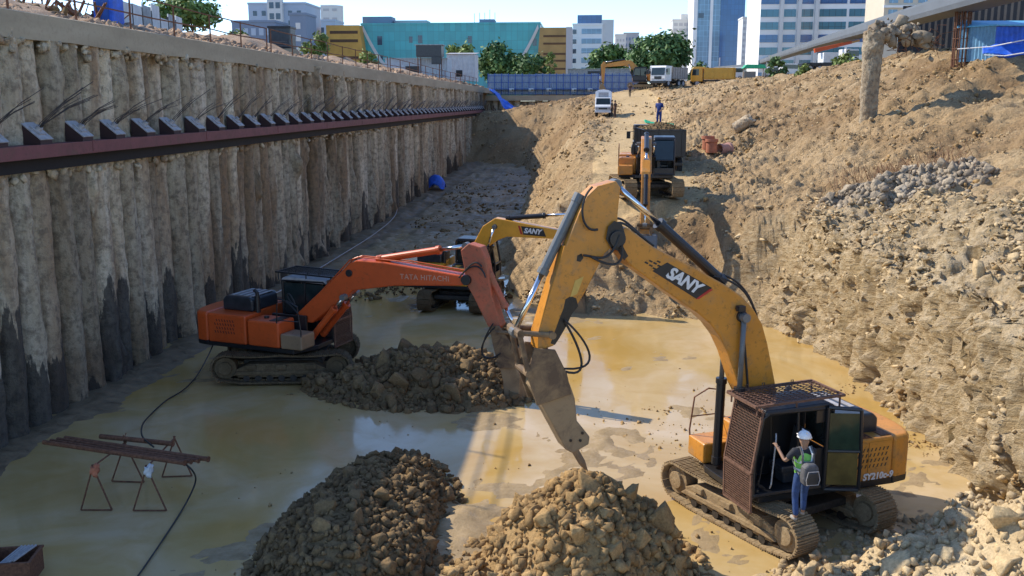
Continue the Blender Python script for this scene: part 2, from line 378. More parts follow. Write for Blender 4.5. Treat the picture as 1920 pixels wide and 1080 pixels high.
def macro(x, y):
    d, s = footdist(x, y)
    wob = fbm(np.c_[x * .35, y * .35, np.zeros(len(x))], 3, 5) * .5
    fz = floorz(y); d2 = d + wob * np.clip(1.2 - s * .12, .5, 1.2)
    a = fz - .1 + s * d2; b = topz(x, y)
    k = .7; h = np.clip(.5 + .5 * (b - a) / k, 0, 1)
    return b * (1 - h) + a * h - k * h * (1 - h), d, s
def axis(segs):
    out = [segs[0][0]]
    for a, b, st0, st1 in segs:
        p = a
        while p < b - 1e-6:
            p = min(b, p + st0 + (st1 - st0) * (p - a) / (b - a)); out.append(p)
    return np.array(out)
xs = axis([(-24, -17, .5, .3), (-17, -14, .25, .13), (-14, -1, .13, .12), (-1, -.3, .1, .05), (-.3, 1.5, .035, .035), (1.5, 8, .1, .12), (8, 24, .13, .5), (24, 54, .6, 2)])
ys = axis([(8, 50, .12, .13), (50, 75, .14, .25), (75, 160, .25, .7)])
gx, gy = np.meshgrid(xs, ys); gx = gx.ravel(); gy = gy.ravel(); gx = gx + np.interp(gy, [8, 14, 20, 24.5, 30, 36.5, 39.6, 48], [9.6, 9.5, 9.3, 8.95, 8.5, 7.9, 7.4, 7.2])
gz, gd, gs = macro(gx, gy)
pale_a = np.clip((gs - 1.2) / 2, 0, 1) * np.clip(1 - (gd - 4.5) / 3, 0, 1) * np.clip((41.5 - gy) / 2, 0, 1) - np.exp(-((gx - 5.2) / 2.6) ** 2 - ((gy - 43.5) / 3.0) ** 2) * 1.1 - np.clip((gy - 90) / 15, 0, 1) * np.clip((2 - gx) / 4, 0, 1) * .6
pale_a -= 1.1 * np.clip(fbm(np.c_[gx * .16, gy * .12, gz * .3], 4, 98) + .12, 0, .8) * np.clip((gz - 5.6) / 1.5, 0, 1)
steep = np.clip((gs - 1) / 2, 0, 1) * np.clip(1 - (gd - .9) / .6, 0, 1) * (gd > -1)
road = np.zeros(len(gx))                                    # the haul road is smooth
RD = np.array([(3, 47), (2.9, 58), (3.1, 70), (4.4, 85), (5.2, 100), (5.6, 118), (5.2, 140), (5, 160)], float); RWd = 2.6
rx = np.interp(gy, RD[:, 1], RD[:, 0]); road = np.clip(1.6 - np.abs(gx - rx) / RWd, 0, 1) * np.clip((gy - 44) / 4, 0, 1)
P3 = np.c_[gx, gy, gz]
n_big = fbm(P3 * .45, 4, 11); n_mid = fbm(P3 * 1.5, 4, 21); n_rid = fbm(P3 * np.array([.9, .9, .9]), 4, 31, ridge=True); n_fine = fbm(P3 * 5, 3, 41)
# machine-scraped gullies running down the loose slopes
gul = fbm(np.c_[gx * .25 + gz * .5, gy * .9 - gz * .3, gz * 0], 4, 51, ridge=True)
loose = 1 - road
scr = fbm(np.c_[gx * .5 + gz * 1.2, gy * 2.2 - gz * .5, gz * 0], 4, 52, ridge=True)
gz2 = gz + loose * (1 - steep * .75) * (n_big * .24 + n_mid * .15 + n_fine * (.075 + .05 * np.clip((gy - 40) / 5, 0, 1)) + (gul * .16 + scr * .07) * np.clip((gy - 20) / 10, 0, 1)) + road * (n_mid * .03 + n_big * .05)
# layered rock on the steep face: ledges step in and out
lev = gz2 * 3.1 + n_big * .9; led_h = _hash(np.floor(lev).astype(np.int64), np.floor(gy * .9 + n_mid * 1.2).astype(np.int64), np.zeros(len(gx), np.int64), 3)
lev2 = gz2 * 7 + n_big * 2; led2 = _hash(np.floor(lev2).astype(np.int64), np.floor(gy * 2.6 + n_mid * 2).astype(np.int64), np.zeros(len(gx), np.int64), 4)
vert = fbm(np.c_[gx * .3, gy * 1.1, gz2 * .25], 5, 61, ridge=True)
crev = np.clip(fbm(np.c_[gx * .4, gy * 1.7 + 30, gz2 * .35], 4, 66, ridge=True) - .85, 0, 1)
offx = steep * (crev * .7 + led_h * .13 + led2 * .09 + vert * .17 + n_mid * .09 + n_fine * .07)
# thin flagstone steps on the bench above the face
bench = np.clip((gd - .5) / .5, 0, 1) * np.clip(1 - (gd - 5) / 3, 0, 1) * np.clip((gs - 1) / 2, 0, 1)
st_ = gz2 * 5 + n_big * 1.5 + n_mid; gz2 = gz2 + bench * (.13 * _hash(np.floor(gx * 1.7 + n_mid * 1.5).astype(np.int64), np.floor(gy * 1.9 + n_big * 2).astype(np.int64), np.floor(st_ * .5).astype(np.int64), 8))
V = np.c_[gx + offx + loose * n_fine * .02, gy + steep * n_mid * .06, gz2]
nx, ny = len(xs), len(ys)
idx = (np.arange(ny - 1)[:, None] * nx + np.arange(nx - 1)[None]).ravel()
Q = np.c_[idx, idx + 1, idx + nx + 1, idx + nx]
fzq = floorz(gy)
keep = (V[Q, 2] > fzq[Q] - .45).any(axis=1)
Q = Q[keep]
used = np.zeros(len(V), bool); used[Q.ravel()] = True; remap = np.cumsum(used) - 1
TV = V[used]; TQ = remap[Q]; Troad = road[used]; Td = gd[used]
me = np_mesh("hillside", TV, TQ, M_soil, True)
terr = tag(link("excavated_hillside", me), "excavated ochre earth bank and ramp beside the flooded pit", "earth bank", kind="structure")
me.materials.append(M_road)
at = me.attributes.new('pale', 'FLOAT', 'POINT'); at.data.foreach_set('value', (pale_a[used] + .25 * fbm(TV * .5, 3, 97) * (np.abs(pale_a[used]) > .02)).astype(np.float32))
me.polygons.foreach_set("material_index", (Troad[TQ].mean(axis=1) > .55).astype(np.int32))
from mathutils.bvhtree import BVHTree
BV = BVHTree.FromPolygons([tuple(v) for v in TV.tolist()], TQ.tolist())
def tz(x, y, d=5.0):
    h = BV.ray_cast(Vector((x, y, 40)), Vector((0, 0, -1)))
    return h[0].z if h[0] else d
# pit floor (wet mud) and the muddy water standing on it
fx = axis([(-16.5, 11, .16, .16)]); fy = axis([(8, 50, .14, .2), (50, 125, .25, .6)])
gx, gy = np.meshgrid(fx, fy); gx = gx.ravel(); gy = gy.ravel(); P2 = np.c_[gx, gy, gx * 0]
mz = floorz(gy) - .055 + fbm(P2 * .30, 4, 71) * .055 + fbm(P2 * 1.6, 4, 72) * .034 + fbm(P2 * 6, 3, 73) * .018
mz += .16 * np.exp(-((gx + 15.0) / .8) ** 2) + np.clip((gy - 44) / 14, 0, 1) * (.015 + .15 * fbm(P2 * .8, 5, 74, ridge=True))
for px, py, r, a in ((1180, 700, 1.6, .05), (1290, 770, 1.3, .07), (1150, 830, .9, .08), (900, 800, 1.5, .03), (1000, 900, 1.5, .04), (450, 980, 1.2, .045), (820, 1010, 1.6, .10), (850, 960, 1.2, .09),
                     (760, 560, 2.2, .05), (720, 470, 3, .10), (1000, 590, 2, .07), (1010, 705, 1.6, .04), (470, 690, 2.0, .06)):
    c = FL(px, py); q = np.exp(-((gx - c[0]) ** 2 + ((gy - c[1]) * .7) ** 2) / (r * r)); mz += a * q * (1 + .8 * fbm(P2 * 2.2, 3, 75))
for px, py, r, a in ((770, 795, 1.5, .12), (870, 575, 1.2, .1), (1560, 680, 2, .1), (250, 850, 3, .08)):
    c = FL(px, py); mz -= a * np.exp(-((gx - c[0]) ** 2 + ((gy - c[1]) * .7) ** 2) / (r * r))
nx, ny = len(fx), len(fy); idx = (np.arange(ny - 1)[:, None] * nx + np.arange(nx - 1)[None]).ravel()
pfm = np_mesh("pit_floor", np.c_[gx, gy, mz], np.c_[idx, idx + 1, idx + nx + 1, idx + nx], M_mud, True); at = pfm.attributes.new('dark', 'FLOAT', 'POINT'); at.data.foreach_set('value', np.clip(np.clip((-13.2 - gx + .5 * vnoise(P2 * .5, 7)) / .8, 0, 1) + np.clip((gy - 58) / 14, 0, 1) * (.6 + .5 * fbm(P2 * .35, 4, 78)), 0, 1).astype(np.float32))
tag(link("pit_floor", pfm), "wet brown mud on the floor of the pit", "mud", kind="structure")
FBV = (fx, fy, mz.reshape(ny, nx))
def fz(x, y):
    i = min(max(np.searchsorted(fx, x) - 1, 0), nx - 2); j = min(max(np.searchsorted(fy, y) - 1, 0), ny - 2); return float(FBV[2][j, i])
tag(link("water", np_mesh("water", [(-17, 6, 0), (12, 6, 0), (12, 86, 0), (-17, 86, 0)], [(0, 1, 2, 3)], M_water)), "muddy yellow water flooding the pit", "water", kind="structure")
# level ground beyond and around the pit
M_ground = earth("ground_dirt", [(.36, .27, .16), (.42, .32, .2), (.47, .37, .24), (.34, .26, .17)], .4, .3)
g = MB(); zg = 10.75
for x0, x1, y0, y1 in ((-3000, 3000, 159, 4500), (61, 3000, -400, 159), (-3000, -60, -400, 159), (-60, 1.0, 151.2, 159)): g.add([(x0, y0, zg), (x1, y0, zg), (x1, y1, zg), (x0, y1, zg)], [(0, 1, 2, 3)])
tag(g.build("ground", M_ground), "level dusty ground around the pit", "ground", kind="structure")
# heaped debris ground behind the left wall
lx = axis([(-62, -24, 2, .6), (-24, -16.1, .4, .15)]); ly = axis([(10, 80, .25, .4), (80, 152, .4, .6)])
gx, gy = np.meshgrid(lx, ly); gx = gx.ravel(); gy = gy.ravel(); P2 = np.c_[gx, gy, gx * 0]
capz = lambda y: np.interp(y, [20, 136, 152], [11.4, 10.95, 10.9])
bz = capz(gy) - .12 + np.clip((-16.2 - gx) * .30, 0, 1.45) * (.75 + .5 * fbm(P2 * .12, 3, 81)) + fbm(P2 * .9, 5, 82) * .20 * np.clip((-16.2 - gx), 0, 1)
nx2, ny2 = len(lx), len(ly); idx = (np.arange(ny2 - 1)[:, None] * nx2 + np.arange(nx2 - 1)[None]).ravel()
LV = np.c_[gx, gy, bz]; LQ = np.c_[idx, idx + 1, idx + nx2 + 1, idx + nx2]
tag(link("upper_ground", np_mesh("upper_ground", LV, LQ, M_debris, True)), "rubble strewn ground behind the pile wall", "ground", kind="structure")
def lz(x, y): return float(capz(y)) + min(max((-16.2 - x) * .3, 0), 1.45) * .8

# ================================================================== ROCKS
def rock_base(seed, npts=12, cuts=0):
    """angular shard: convex hull of a few random points, its faces split and roughened for the larger ones"""
    r = np.random.default_rng(seed); p = r.uniform(-1, 1, (npts, 3)); p /= (np.abs(p) ** 3.2).sum(axis=1, keepdims=True) ** (1 / 3.2); p *= r.uniform(.72, 1.0, (npts, 1))
    bm = bmesh.new()
    for q in p: bm.verts.new(q)
    res = bmesh.ops.convex_hull(bm, input=bm.verts)
    bmesh.ops.delete(bm, geom=[v for v in bm.verts if not v.link_faces], context='VERTS')
    if cuts: bmesh.ops.subdivide_edges(bm, edges=bm.edges[:], cuts=cuts, use_grid_fill=True)
    bmesh.ops.triangulate(bm, faces=bm.faces[:]); bmesh.ops.recalc_face_normals(bm, faces=bm.faces[:]); bm.verts.index_update()
    v = np.array([q.co[:] for q in bm.verts]); f = np.array([[q.index for q in w_.verts] for w_ in bm.faces]); bm.free()
    if cuts:
        n = v / np.linalg.norm(v, axis=1)[:, None]; v = v + n * (.035 * fbm(v * 2.3 + seed, 3, seed) + .022 * fbm(v * 7 + seed, 2, seed + 5))[:, None]
    return v * .92, f
RB1 = [rock_base(100 + i, 9) for i in range(10)]
RB2 = [rock_base(200 + i, 12) for i in range(14)]
RB3 = [rock_base(300 + i, 13, 4) for i in range(10)]
def rotmats(n, r):
    q = r.normal(size=(n, 4)); q /= np.linalg.norm(q, axis=1)[:, None]; a, b, c, d = q.T
    return np.stack([np.stack([1 - 2 * (c * c + d * d), 2 * (b * c - a * d), 2 * (b * d + a * c)], 1), np.stack([2 * (b * c + a * d), 1 - 2 * (b * b + d * d), 2 * (c * d - a * b)], 1),
                     np.stack([2 * (b * d - a * c), 2 * (c * d + a * b), 1 - 2 * (b * b + c * c)], 1)], 1)
def tiltmats(n, r, tilt):
    a, b, c = r.uniform(0, 2 * np.pi, n), r.normal(size=n) * tilt, r.normal(size=n) * tilt; o, i = np.zeros(n), np.ones(n)
    st = lambda *q: np.stack([np.stack(q[k:k + 3], 1) for k in (0, 3, 6)], 1)
    A = st(np.cos(a), -np.sin(a), o, np.sin(a), np.cos(a), o, o, o, i); B = st(i, o, o, o, np.cos(b), -np.sin(b), o, np.sin(b), np.cos(b)); C = st(np.cos(c), o, np.sin(c), o, i, o, -np.sin(c), o, np.cos(c))
    return B @ C @ A
def scatter(P, S, bases, flat=(.55, .95), tilt=None, seed=1):
    """merged rock soup -> V, F"""
    r = np.random.default_rng(seed); n = len(P); Vs, Fs, off = [], [], 0
    which = r.integers(0, len(bases), n); Rm = rotmats(n, r) if tilt is None else tiltmats(n, r, tilt); sc = np.c_[r.uniform(.8, 1.25, n), r.uniform(.6, 1, n), r.uniform(*flat, n)] * np.asarray(S)[:, None]
    for k, (bv, bf) in enumerate(bases):
        ii = np.where(which == k)[0]
        if not len(ii): continue
        v = np.einsum('nij,nkj->nki', Rm[ii], bv[None] * sc[ii][:, None]) + np.asarray(P)[ii][:, None]
        Vs.append(v.reshape(-1, 3)); Fs.append((bf[None] + (np.arange(len(ii)) * len(bv))[:, None, None]).reshape(-1, 3) + off); off += len(ii) * len(bv)
    return np.concatenate(Vs), np.concatenate(Fs)
ROCKM = {}
def rock_mesh(k, mat):
    key = (k, mat.name)
    if key not in ROCKM:
        v, f = RB3[k]; ROCKM[key] = np_mesh("rock", v, f, mat)
    return ROCKM[key]
def place_rock(p, s, mat, label, group, r=random, flat=None):
    o = link("rock", rock_mesh(r.randrange(len(RB3)), mat), None, p, (r.uniform(0, 6.3), r.uniform(0, 6.3), r.uniform(0, 6.3)))
    o.scale = (s * r.uniform(.85, 1.25), s * r.uniform(.65, 1), s * (flat or r.uniform(.55, .9)))
    return tag(o, label, "rock", group)
def heap(name, c, rx, ry, h, n, nbig, mat, label, biglabel, group, big=(.22, .42), small=(.04, .2), seed=1, base=None, rot=0.0, p=1.5, rockmat=None):
    """a mound of loose broken rock: one stuff object, the biggest rocks things of their own"""
    r = np.random.default_rng(seed); rr = random.Random(seed)
    ca, sa = math.cos(rot), math.sin(rot)
    def hz(x, y):
        u = ((x - c[0]) * ca + (y - c[1]) * sa) / rx; v = (-(x - c[0]) * sa + (y - c[1]) * ca) / ry
        k = np.sqrt(u * u + v * v) * (1 + .20 * vnoise(np.c_[x * .8, y * .8, x * 0 + seed], seed) + .10 * vnoise(np.c_[x * 2.4, y * 2.4, x * 0 + seed], seed + 7)); b = base if base is not None else 0
        return b - .12 + (h + .12) * np.clip(1 - k ** p, 0, 1) * (1 + .18 * vnoise(np.c_[x * .8, y * .8, x * 0 + seed * 3], seed + 1)), k
    m = 70; U, T = np.meshgrid(np.linspace(-1.15, 1.15, m), np.linspace(-1.15, 1.15, m)); U = U.ravel(); T = T.ravel()
    X = c[0] + U * rx * ca - T * ry * sa; Y = c[1] + U * rx * sa + T * ry * ca
    if callable(base):
        bb = np.array([base(a, b) for a, b in zip(X, Y)]); fn = base; base = 0; Z, K = hz(X, Y); Z += bb; base = fn
    else: Z, K = hz(X, Y)
    Z += fbm(np.c_[X, Y, Z] * 4, 3, seed) * .05 - .02 - .3 * (K > 1.08)
    idx = (np.arange(m - 1)[:, None] * m + np.arange(m - 1)[None]).ravel(); Fq = np.c_[idx, idx + 1, idx + m + 1, idx + m]
    MV = [np.c_[X, Y, Z]]; MF = [np.concatenate([Fq[:, [0, 1, 2]], Fq[:, [0, 2, 3]]])]
    def samp(k, spread=1.06):
        a = r.uniform(0, 2 * math.pi, k); q = np.sqrt(r.uniform(0, 1, k)) * spread; u = q * np.cos(a); t = q * np.sin(a)
        x = c[0] + u * rx * ca - t * ry * sa; y = c[1] + u * rx * sa + t * ry * ca
        i = np.clip(((u + 1.15) / 2.3 * (m - 1)).round().astype(int), 0, m - 1); j = np.clip(((t + 1.15) / 2.3 * (m - 1)).round().astype(int), 0, m - 1)
        return x, y, np.maximum(Z[j * m + i], (Z[j * m + i] if callable(base) else (base or 0) - .03))
    s = small[0] * (small[1] / small[0]) ** (r.uniform(0, 1, n) ** 1.5)
    x, y, z = samp(n, 1.12); v, f = scatter(np.c_[x, y, z + s * .25], s, RB2, seed=seed)
    MF.append(f + len(MV[0])); MV.append(v)
    tag(link(name, np_mesh(name, np.concatenate(MV), np.concatenate(MF), mat)), label, "rubble", kind="stuff")
    sb = np.sort(big[0] * (big[1] / big[0]) ** (r.uniform(0, 1, nbig) ** 1.6))[::-1]; x, y, z = samp(nbig * 4, .98); used = []
    for q in range(nbig * 4):
        if len(used) >= nbig: break
        sz = sb[len(used)]
        if any((x[q] - a) ** 2 + (y[q] - b) ** 2 < (.75 * (sz + e)) ** 2 for a, b, e in used): continue
        used.append((x[q], y[q], sz)); place_rock((x[q], y[q], z[q] + sz * .22), sz, rockmat or mat, biglabel, group, rr)
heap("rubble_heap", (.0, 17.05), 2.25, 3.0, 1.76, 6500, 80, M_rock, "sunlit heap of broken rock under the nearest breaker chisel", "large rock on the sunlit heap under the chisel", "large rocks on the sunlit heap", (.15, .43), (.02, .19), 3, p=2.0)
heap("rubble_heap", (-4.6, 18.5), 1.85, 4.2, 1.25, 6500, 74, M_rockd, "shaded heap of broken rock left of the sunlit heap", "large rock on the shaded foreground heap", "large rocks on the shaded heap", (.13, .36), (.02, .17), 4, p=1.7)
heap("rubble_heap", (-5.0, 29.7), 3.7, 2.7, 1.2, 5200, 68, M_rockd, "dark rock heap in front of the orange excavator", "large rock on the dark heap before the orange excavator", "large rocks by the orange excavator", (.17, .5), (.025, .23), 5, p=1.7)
heap("rubble_heap", (8.5, 15.6), 4.7, 4.5, 2.6, 9000, 52, M_flake, "pale rock slope in the bottom right corner", "pale flat rock on the bottom right slope", "large pale rocks at the bottom right", (.15, .46), (.02, .17), 6, p=1.1)
heap("rubble_heap", (13.3, 40.8), 3.4, 2.5, .95, 2200, 46, M_grey, "grey broken concrete pile on the bench of the bank", "grey lump on the grey pile on the bench", "grey lumps on the bench pile", (.2, .46), (.05, .26), 7, p=1.2, base=lambda a, b: tz(a, b))
# loose stones lying all over the bank
tri = TV[TQ]; ctr = tri.mean(axis=1); nrm = np.cross(tri[:, 2] - tri[:, 0], tri[:, 3] - tri[:, 1]); area = np.linalg.norm(nrm, axis=1) / 2
dens = area / (1 + (ctr[:, 1] / 30) ** 2) * (1 - .9 * Troad[TQ].mean(axis=1)) * np.clip(fbm(ctr * .33, 3, 91) + .75, .08, 2)
dens *= np.clip(fbm(ctr * 1.1, 3, 92) + .35, .03, 2); dens *= (ctr[:, 0] < 26) & (ctr[:, 2] > floorz(ctr[:, 1]) - .15)
stp_ = np.abs(nrm[:, 2]) / (np.linalg.norm(nrm, axis=1) + 1e-9)
dens *= np.clip((stp_ - .35) / .4, .03, 1)
def strew(n, s0, s1, mat, name, label, seed, bases, flat, pw=3.0, wmask=1, tilt=.3):
    r = np.random.default_rng(seed); p = dens * wmask; ii = r.choice(len(ctr), n, p=p / p.sum()); s = s0 * (s1 / s0) ** (r.uniform(0, 1, n) ** pw) * (1 + np.clip(ctr[ii, 1] - 40, 0, 60) / 60)
    P = ctr[ii] + r.normal(size=(n, 3)) * .05; P[:, 2] += s * .15
    v, f = scatter(P, s, bases, flat, tilt, seed=seed); tag(link(name, np_mesh(name, v, f, mat)), label, "stones", kind="stuff")
strew(24000, .022, .17, M_flake, "loose_stones", "pale stones scattered over the ochre bank", 21, RB1, (.3, .7))
strew(12000, .025, .20, M_rock, "loose_clods", "brown clods scattered over the ochre bank", 22, RB1, (.5, .95), 3.0)
fdist, fsl_ = footdist(ctr[:, 0], ctr[:, 1])
strew(2600, .03, .20, M_flake, "talus", "broken rock lying along the foot of the cut bank", 23, RB2, (.3, .7), 2.6, np.exp(-((fdist - .05) / .35) ** 2) * (ctr[:, 1] < 46))
strew(7500, .04, .27, M_flake, "flagstones", "flat pale flagstones broken loose on the bench of the bank", 24, RB1, (.16, .4), 2.2, np.clip(fsl_ - 1, 0, 1) * (fdist > .6) * (fdist < 6) * (ctr[:, 1] < 44))
for px, py, sz, Y in ((1392, 442, .42, 42.5), (1750, 362, .35, 38), (1835, 505, .3, 27), (1350, 590, .3, 40.2)):
    p_ = W(px, py, Y); place_rock((p_[0], p_[1], p_[2]), sz, M_flake, {1392: "pale rounded boulder on the dark slope right of the yellow boom", 1750: "pale boulder beside the grey pile on the bench", 1835: "pale boulder on the bench near the right edge", 1350: "pale boulder at the foot of the dark slope"}[px], "single boulders on the bank")
strew(26000, .02, .075, M_flake, "small_stones", "small pale stones and chips over the upper slopes of the bank", 25, RB1, (.3, .8), 2.0, (1 + (ctr[:, 1] / 30) ** 2) * (ctr[:, 1] > 40))
strew(9000, .02, .11, M_rockd, "brown_clods", "dark brown clods over the upper slopes of the bank", 27, RB1, (.4, .9), 1.6, (1 + (ctr[:, 1] / 30) ** 2) * (ctr[:, 1] > 38), .8)
strew(3500, .02, .085, M_grey, "rubbish_chips", "grey chips and litter over the upper slopes of the bank", 26, RB1, (.3, .8), 2.0, (1 + (ctr[:, 1] / 30) ** 2) * (ctr[:, 1] > 40) * (ctr[:, 0] > 8))
# debris crumbs behind the left wall
r_ = np.random.default_rng(33); n_ = 26000; X = -16.3 - r_.uniform(0, 1, n_) ** 1.5 * 26; Y = 22 + r_.uniform(0, 1, n_) ** 1.2 * 128; S = .05 * (5.5 ** (r_.uniform(0, 1, n_) ** 1.8)) * (1 + Y / 120)
Zb = capz(Y) + np.clip((-16.2 - X) * .3, 0, 1.45) * .78 - .05
v, f = scatter(np.c_[X, Y, Zb], S, RB1, (.35, .9), seed=34); tag(link("brick_rubble", np_mesh("brick_rubble", v, f, M_debris)), "broken brick and stone rubble behind the pile wall", "rubble", kind="stuff")
# clods on the muddy floor in the far shade and crumbs round the heaps
n_ = 3500; X = r_.uniform(-13.5, -3.5, n_); Y = 42 + r_.uniform(0, 1, n_) ** 1.3 * 70; kk = fbm(np.c_[X * .25, Y * .2, X * 0], 3, 95) > -.05 - (X + 9) * .06; X, Y = X[kk], Y[kk]
S = .06 * (5 ** (r_.uniform(0, 1, len(X)) ** 1.8)); v, f = scatter(np.c_[X, Y, floorz(Y) + .05], S, RB1, (.4, .9), seed=35); tag(link("mud_clods", np_mesh("mud_clods", v, f, M_rockd)), "clods of mud on the far pit floor", "mud clods", kind="stuff")
n_ = 1500; cs = np.array([(-.2, 17.2, 3.2), (-4.8, 19, 3.6), (-5, 29.6, 4.2), (4.8, 25.0, 3.0), (2.5, 27.5, 3), (9, 30, 1.3), (8.6, 25, 1.0)]); wch = r_.integers(0, len(cs), n_)
X = cs[wch, 0] + r_.normal(size=n_) * cs[wch, 2] * .55; Y = cs[wch, 1] + r_.normal(size=n_) * cs[wch, 2] * .6; S = .02 * (5 ** (r_.uniform(0, 1, n_) ** 2)); kk = fbm(np.c_[X * .8, Y * .8, X * 0], 3, 96) > -.1
v, f = scatter(np.c_[X, Y, S * .2][kk], S[kk], RB1, (.4, .9), seed=36); tag(link("gravel_crumbs", np_mesh("gravel_crumbs", v, f, M_rock)), "small crumbs of rock in the shallow water", "gravel", kind="stuff")
# ================================================================== LEFT PILE WALL, WALER, ANCHORS, RAILING
wall = thing("retaining_wall", "tall shaded wall of touching concrete piles along the left of the pit", "retaining wall", (WALLX, 22, 0))
def wl(x, y, z): return (x - WALLX, y - 22, z)
def pile_mesh(seed, rad, zb, zt):
    r = np.random.default_rng(seed); nu, nv = 30, 88
    th = np.linspace(-.62 * math.pi, .62 * math.pi, nu); zz = np.linspace(zb, zt, nv); T, Z = np.meshgrid(th, zz); T = T.ravel(); Z = Z.ravel()
    P = np.c_[np.cos(T), np.sin(T), Z]
    o = seed * 7.7
    bulge = .07 * vnoise(np.c_[Z * .45, Z * 0 + o, Z * 0], seed) + .05 * vnoise(np.c_[Z * 1.5, Z * 0 + o, Z * 0], seed + 1)
    lump = np.clip(fbm(P * np.array([.9, .9, .5]) + o, 4, seed + 2) - .35, 0, 1) * (.5 if r.random() < .25 else .12)
    rr = rad * (1 + bulge * .4) + lump + .02 * fbm(P * 3 + o, 3, seed + 3) + .014 * fbm(P * 9 + o, 2, seed + 4)
    lean = r.normal() * .006
    V = np.c_[rr * np.cos(T) - rad, rr * np.sin(T) + (Z - 5) * lean + .04 * vnoise(np.c_[Z * .5, Z * 0 + o, Z * 0 + 3], seed), Z]
    idx = (np.arange(nv - 1)[:, None] * nu + np.arange(nu - 1)[None]).ravel()
    return np_mesh("pile", V, np.c_[idx, idx + 1, idx + nu + 1, idx + nu], M_pile, True)
y_ = 19.0; k_ = 0; late = MB(); rp = random.Random(4)
PM = []; FARV = []; FARF = []
while y_ < 138.5:
    rad = rp.choice((.40, .43, .46, .49)); x_off = rp.choice((0, -.05, .05, -.26, -.34, .08)); step = rp.uniform(.94, 1.14)
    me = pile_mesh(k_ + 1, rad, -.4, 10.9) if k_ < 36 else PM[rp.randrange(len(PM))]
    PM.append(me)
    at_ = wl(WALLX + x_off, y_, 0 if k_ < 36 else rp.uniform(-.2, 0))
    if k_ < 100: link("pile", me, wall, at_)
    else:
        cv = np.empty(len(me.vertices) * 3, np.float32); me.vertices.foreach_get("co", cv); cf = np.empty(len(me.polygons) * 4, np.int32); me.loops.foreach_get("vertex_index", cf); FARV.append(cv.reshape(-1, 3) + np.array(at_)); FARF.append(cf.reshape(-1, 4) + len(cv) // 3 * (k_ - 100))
    y_ += step; k_ += 1
if FARV: link("far_piles", np_mesh("far_piles", np.concatenate(FARV), np.concatenate(FARF), M_pile, True), wall)["kind"] = "stuff"
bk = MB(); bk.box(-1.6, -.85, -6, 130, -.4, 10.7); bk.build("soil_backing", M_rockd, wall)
cb = MB(); n_ = 60
ring = []
for i in range(n_ + 1):
    y = 14 + (152 - 14) * i / n_; zt = float(capz(y)); jj = rp.uniform(-.03, .03)
    ring += [wl(WALLX - .95, y, zt - .74), wl(WALLX + .1 + jj, y, zt - .72 + rp.uniform(-.05, .05)), wl(WALLX + .12 + jj, y, zt - .03), wl(WALLX + .06, y, zt), wl(WALLX - .95, y, zt)]
fs = []
for i in range(n_):
    for j in range(5): fs.append((i * 5 + j, i * 5 + (j + 1) % 5, (i + 1) * 5 + (j + 1) % 5, (i + 1) * 5 + j))
cb.add(ring, fs); cb.build("cap_beam", M_cap, wall)
# rough lumps of concrete hanging under the cap
lp = []; ls = []
for i in range(420):
    y = 20 + 118 * rp.random() ** 1.4; lp.append(wl(WALLX - .02 + rp.uniform(-.12, .1), y, float(capz(y)) - .74 - rp.uniform(-.04, .35) * rp.random())); ls.append(rp.uniform(.06, .24))
for i in range(700):
    y = 20 + 118 * rp.random() ** 1.3; lp.append(wl(WALLX - .02 + rp.uniform(-.25, .12), y, 7.02 + rp.uniform(-.16, .2))); ls.append(rp.uniform(.07, .26))
v, f = scatter(np.array(lp), ls, RB2, (.4, 1), seed=50); link("concrete_lumps", np_mesh("concrete_lumps", v, f, M_pile), wall)["kind"] = "stuff"
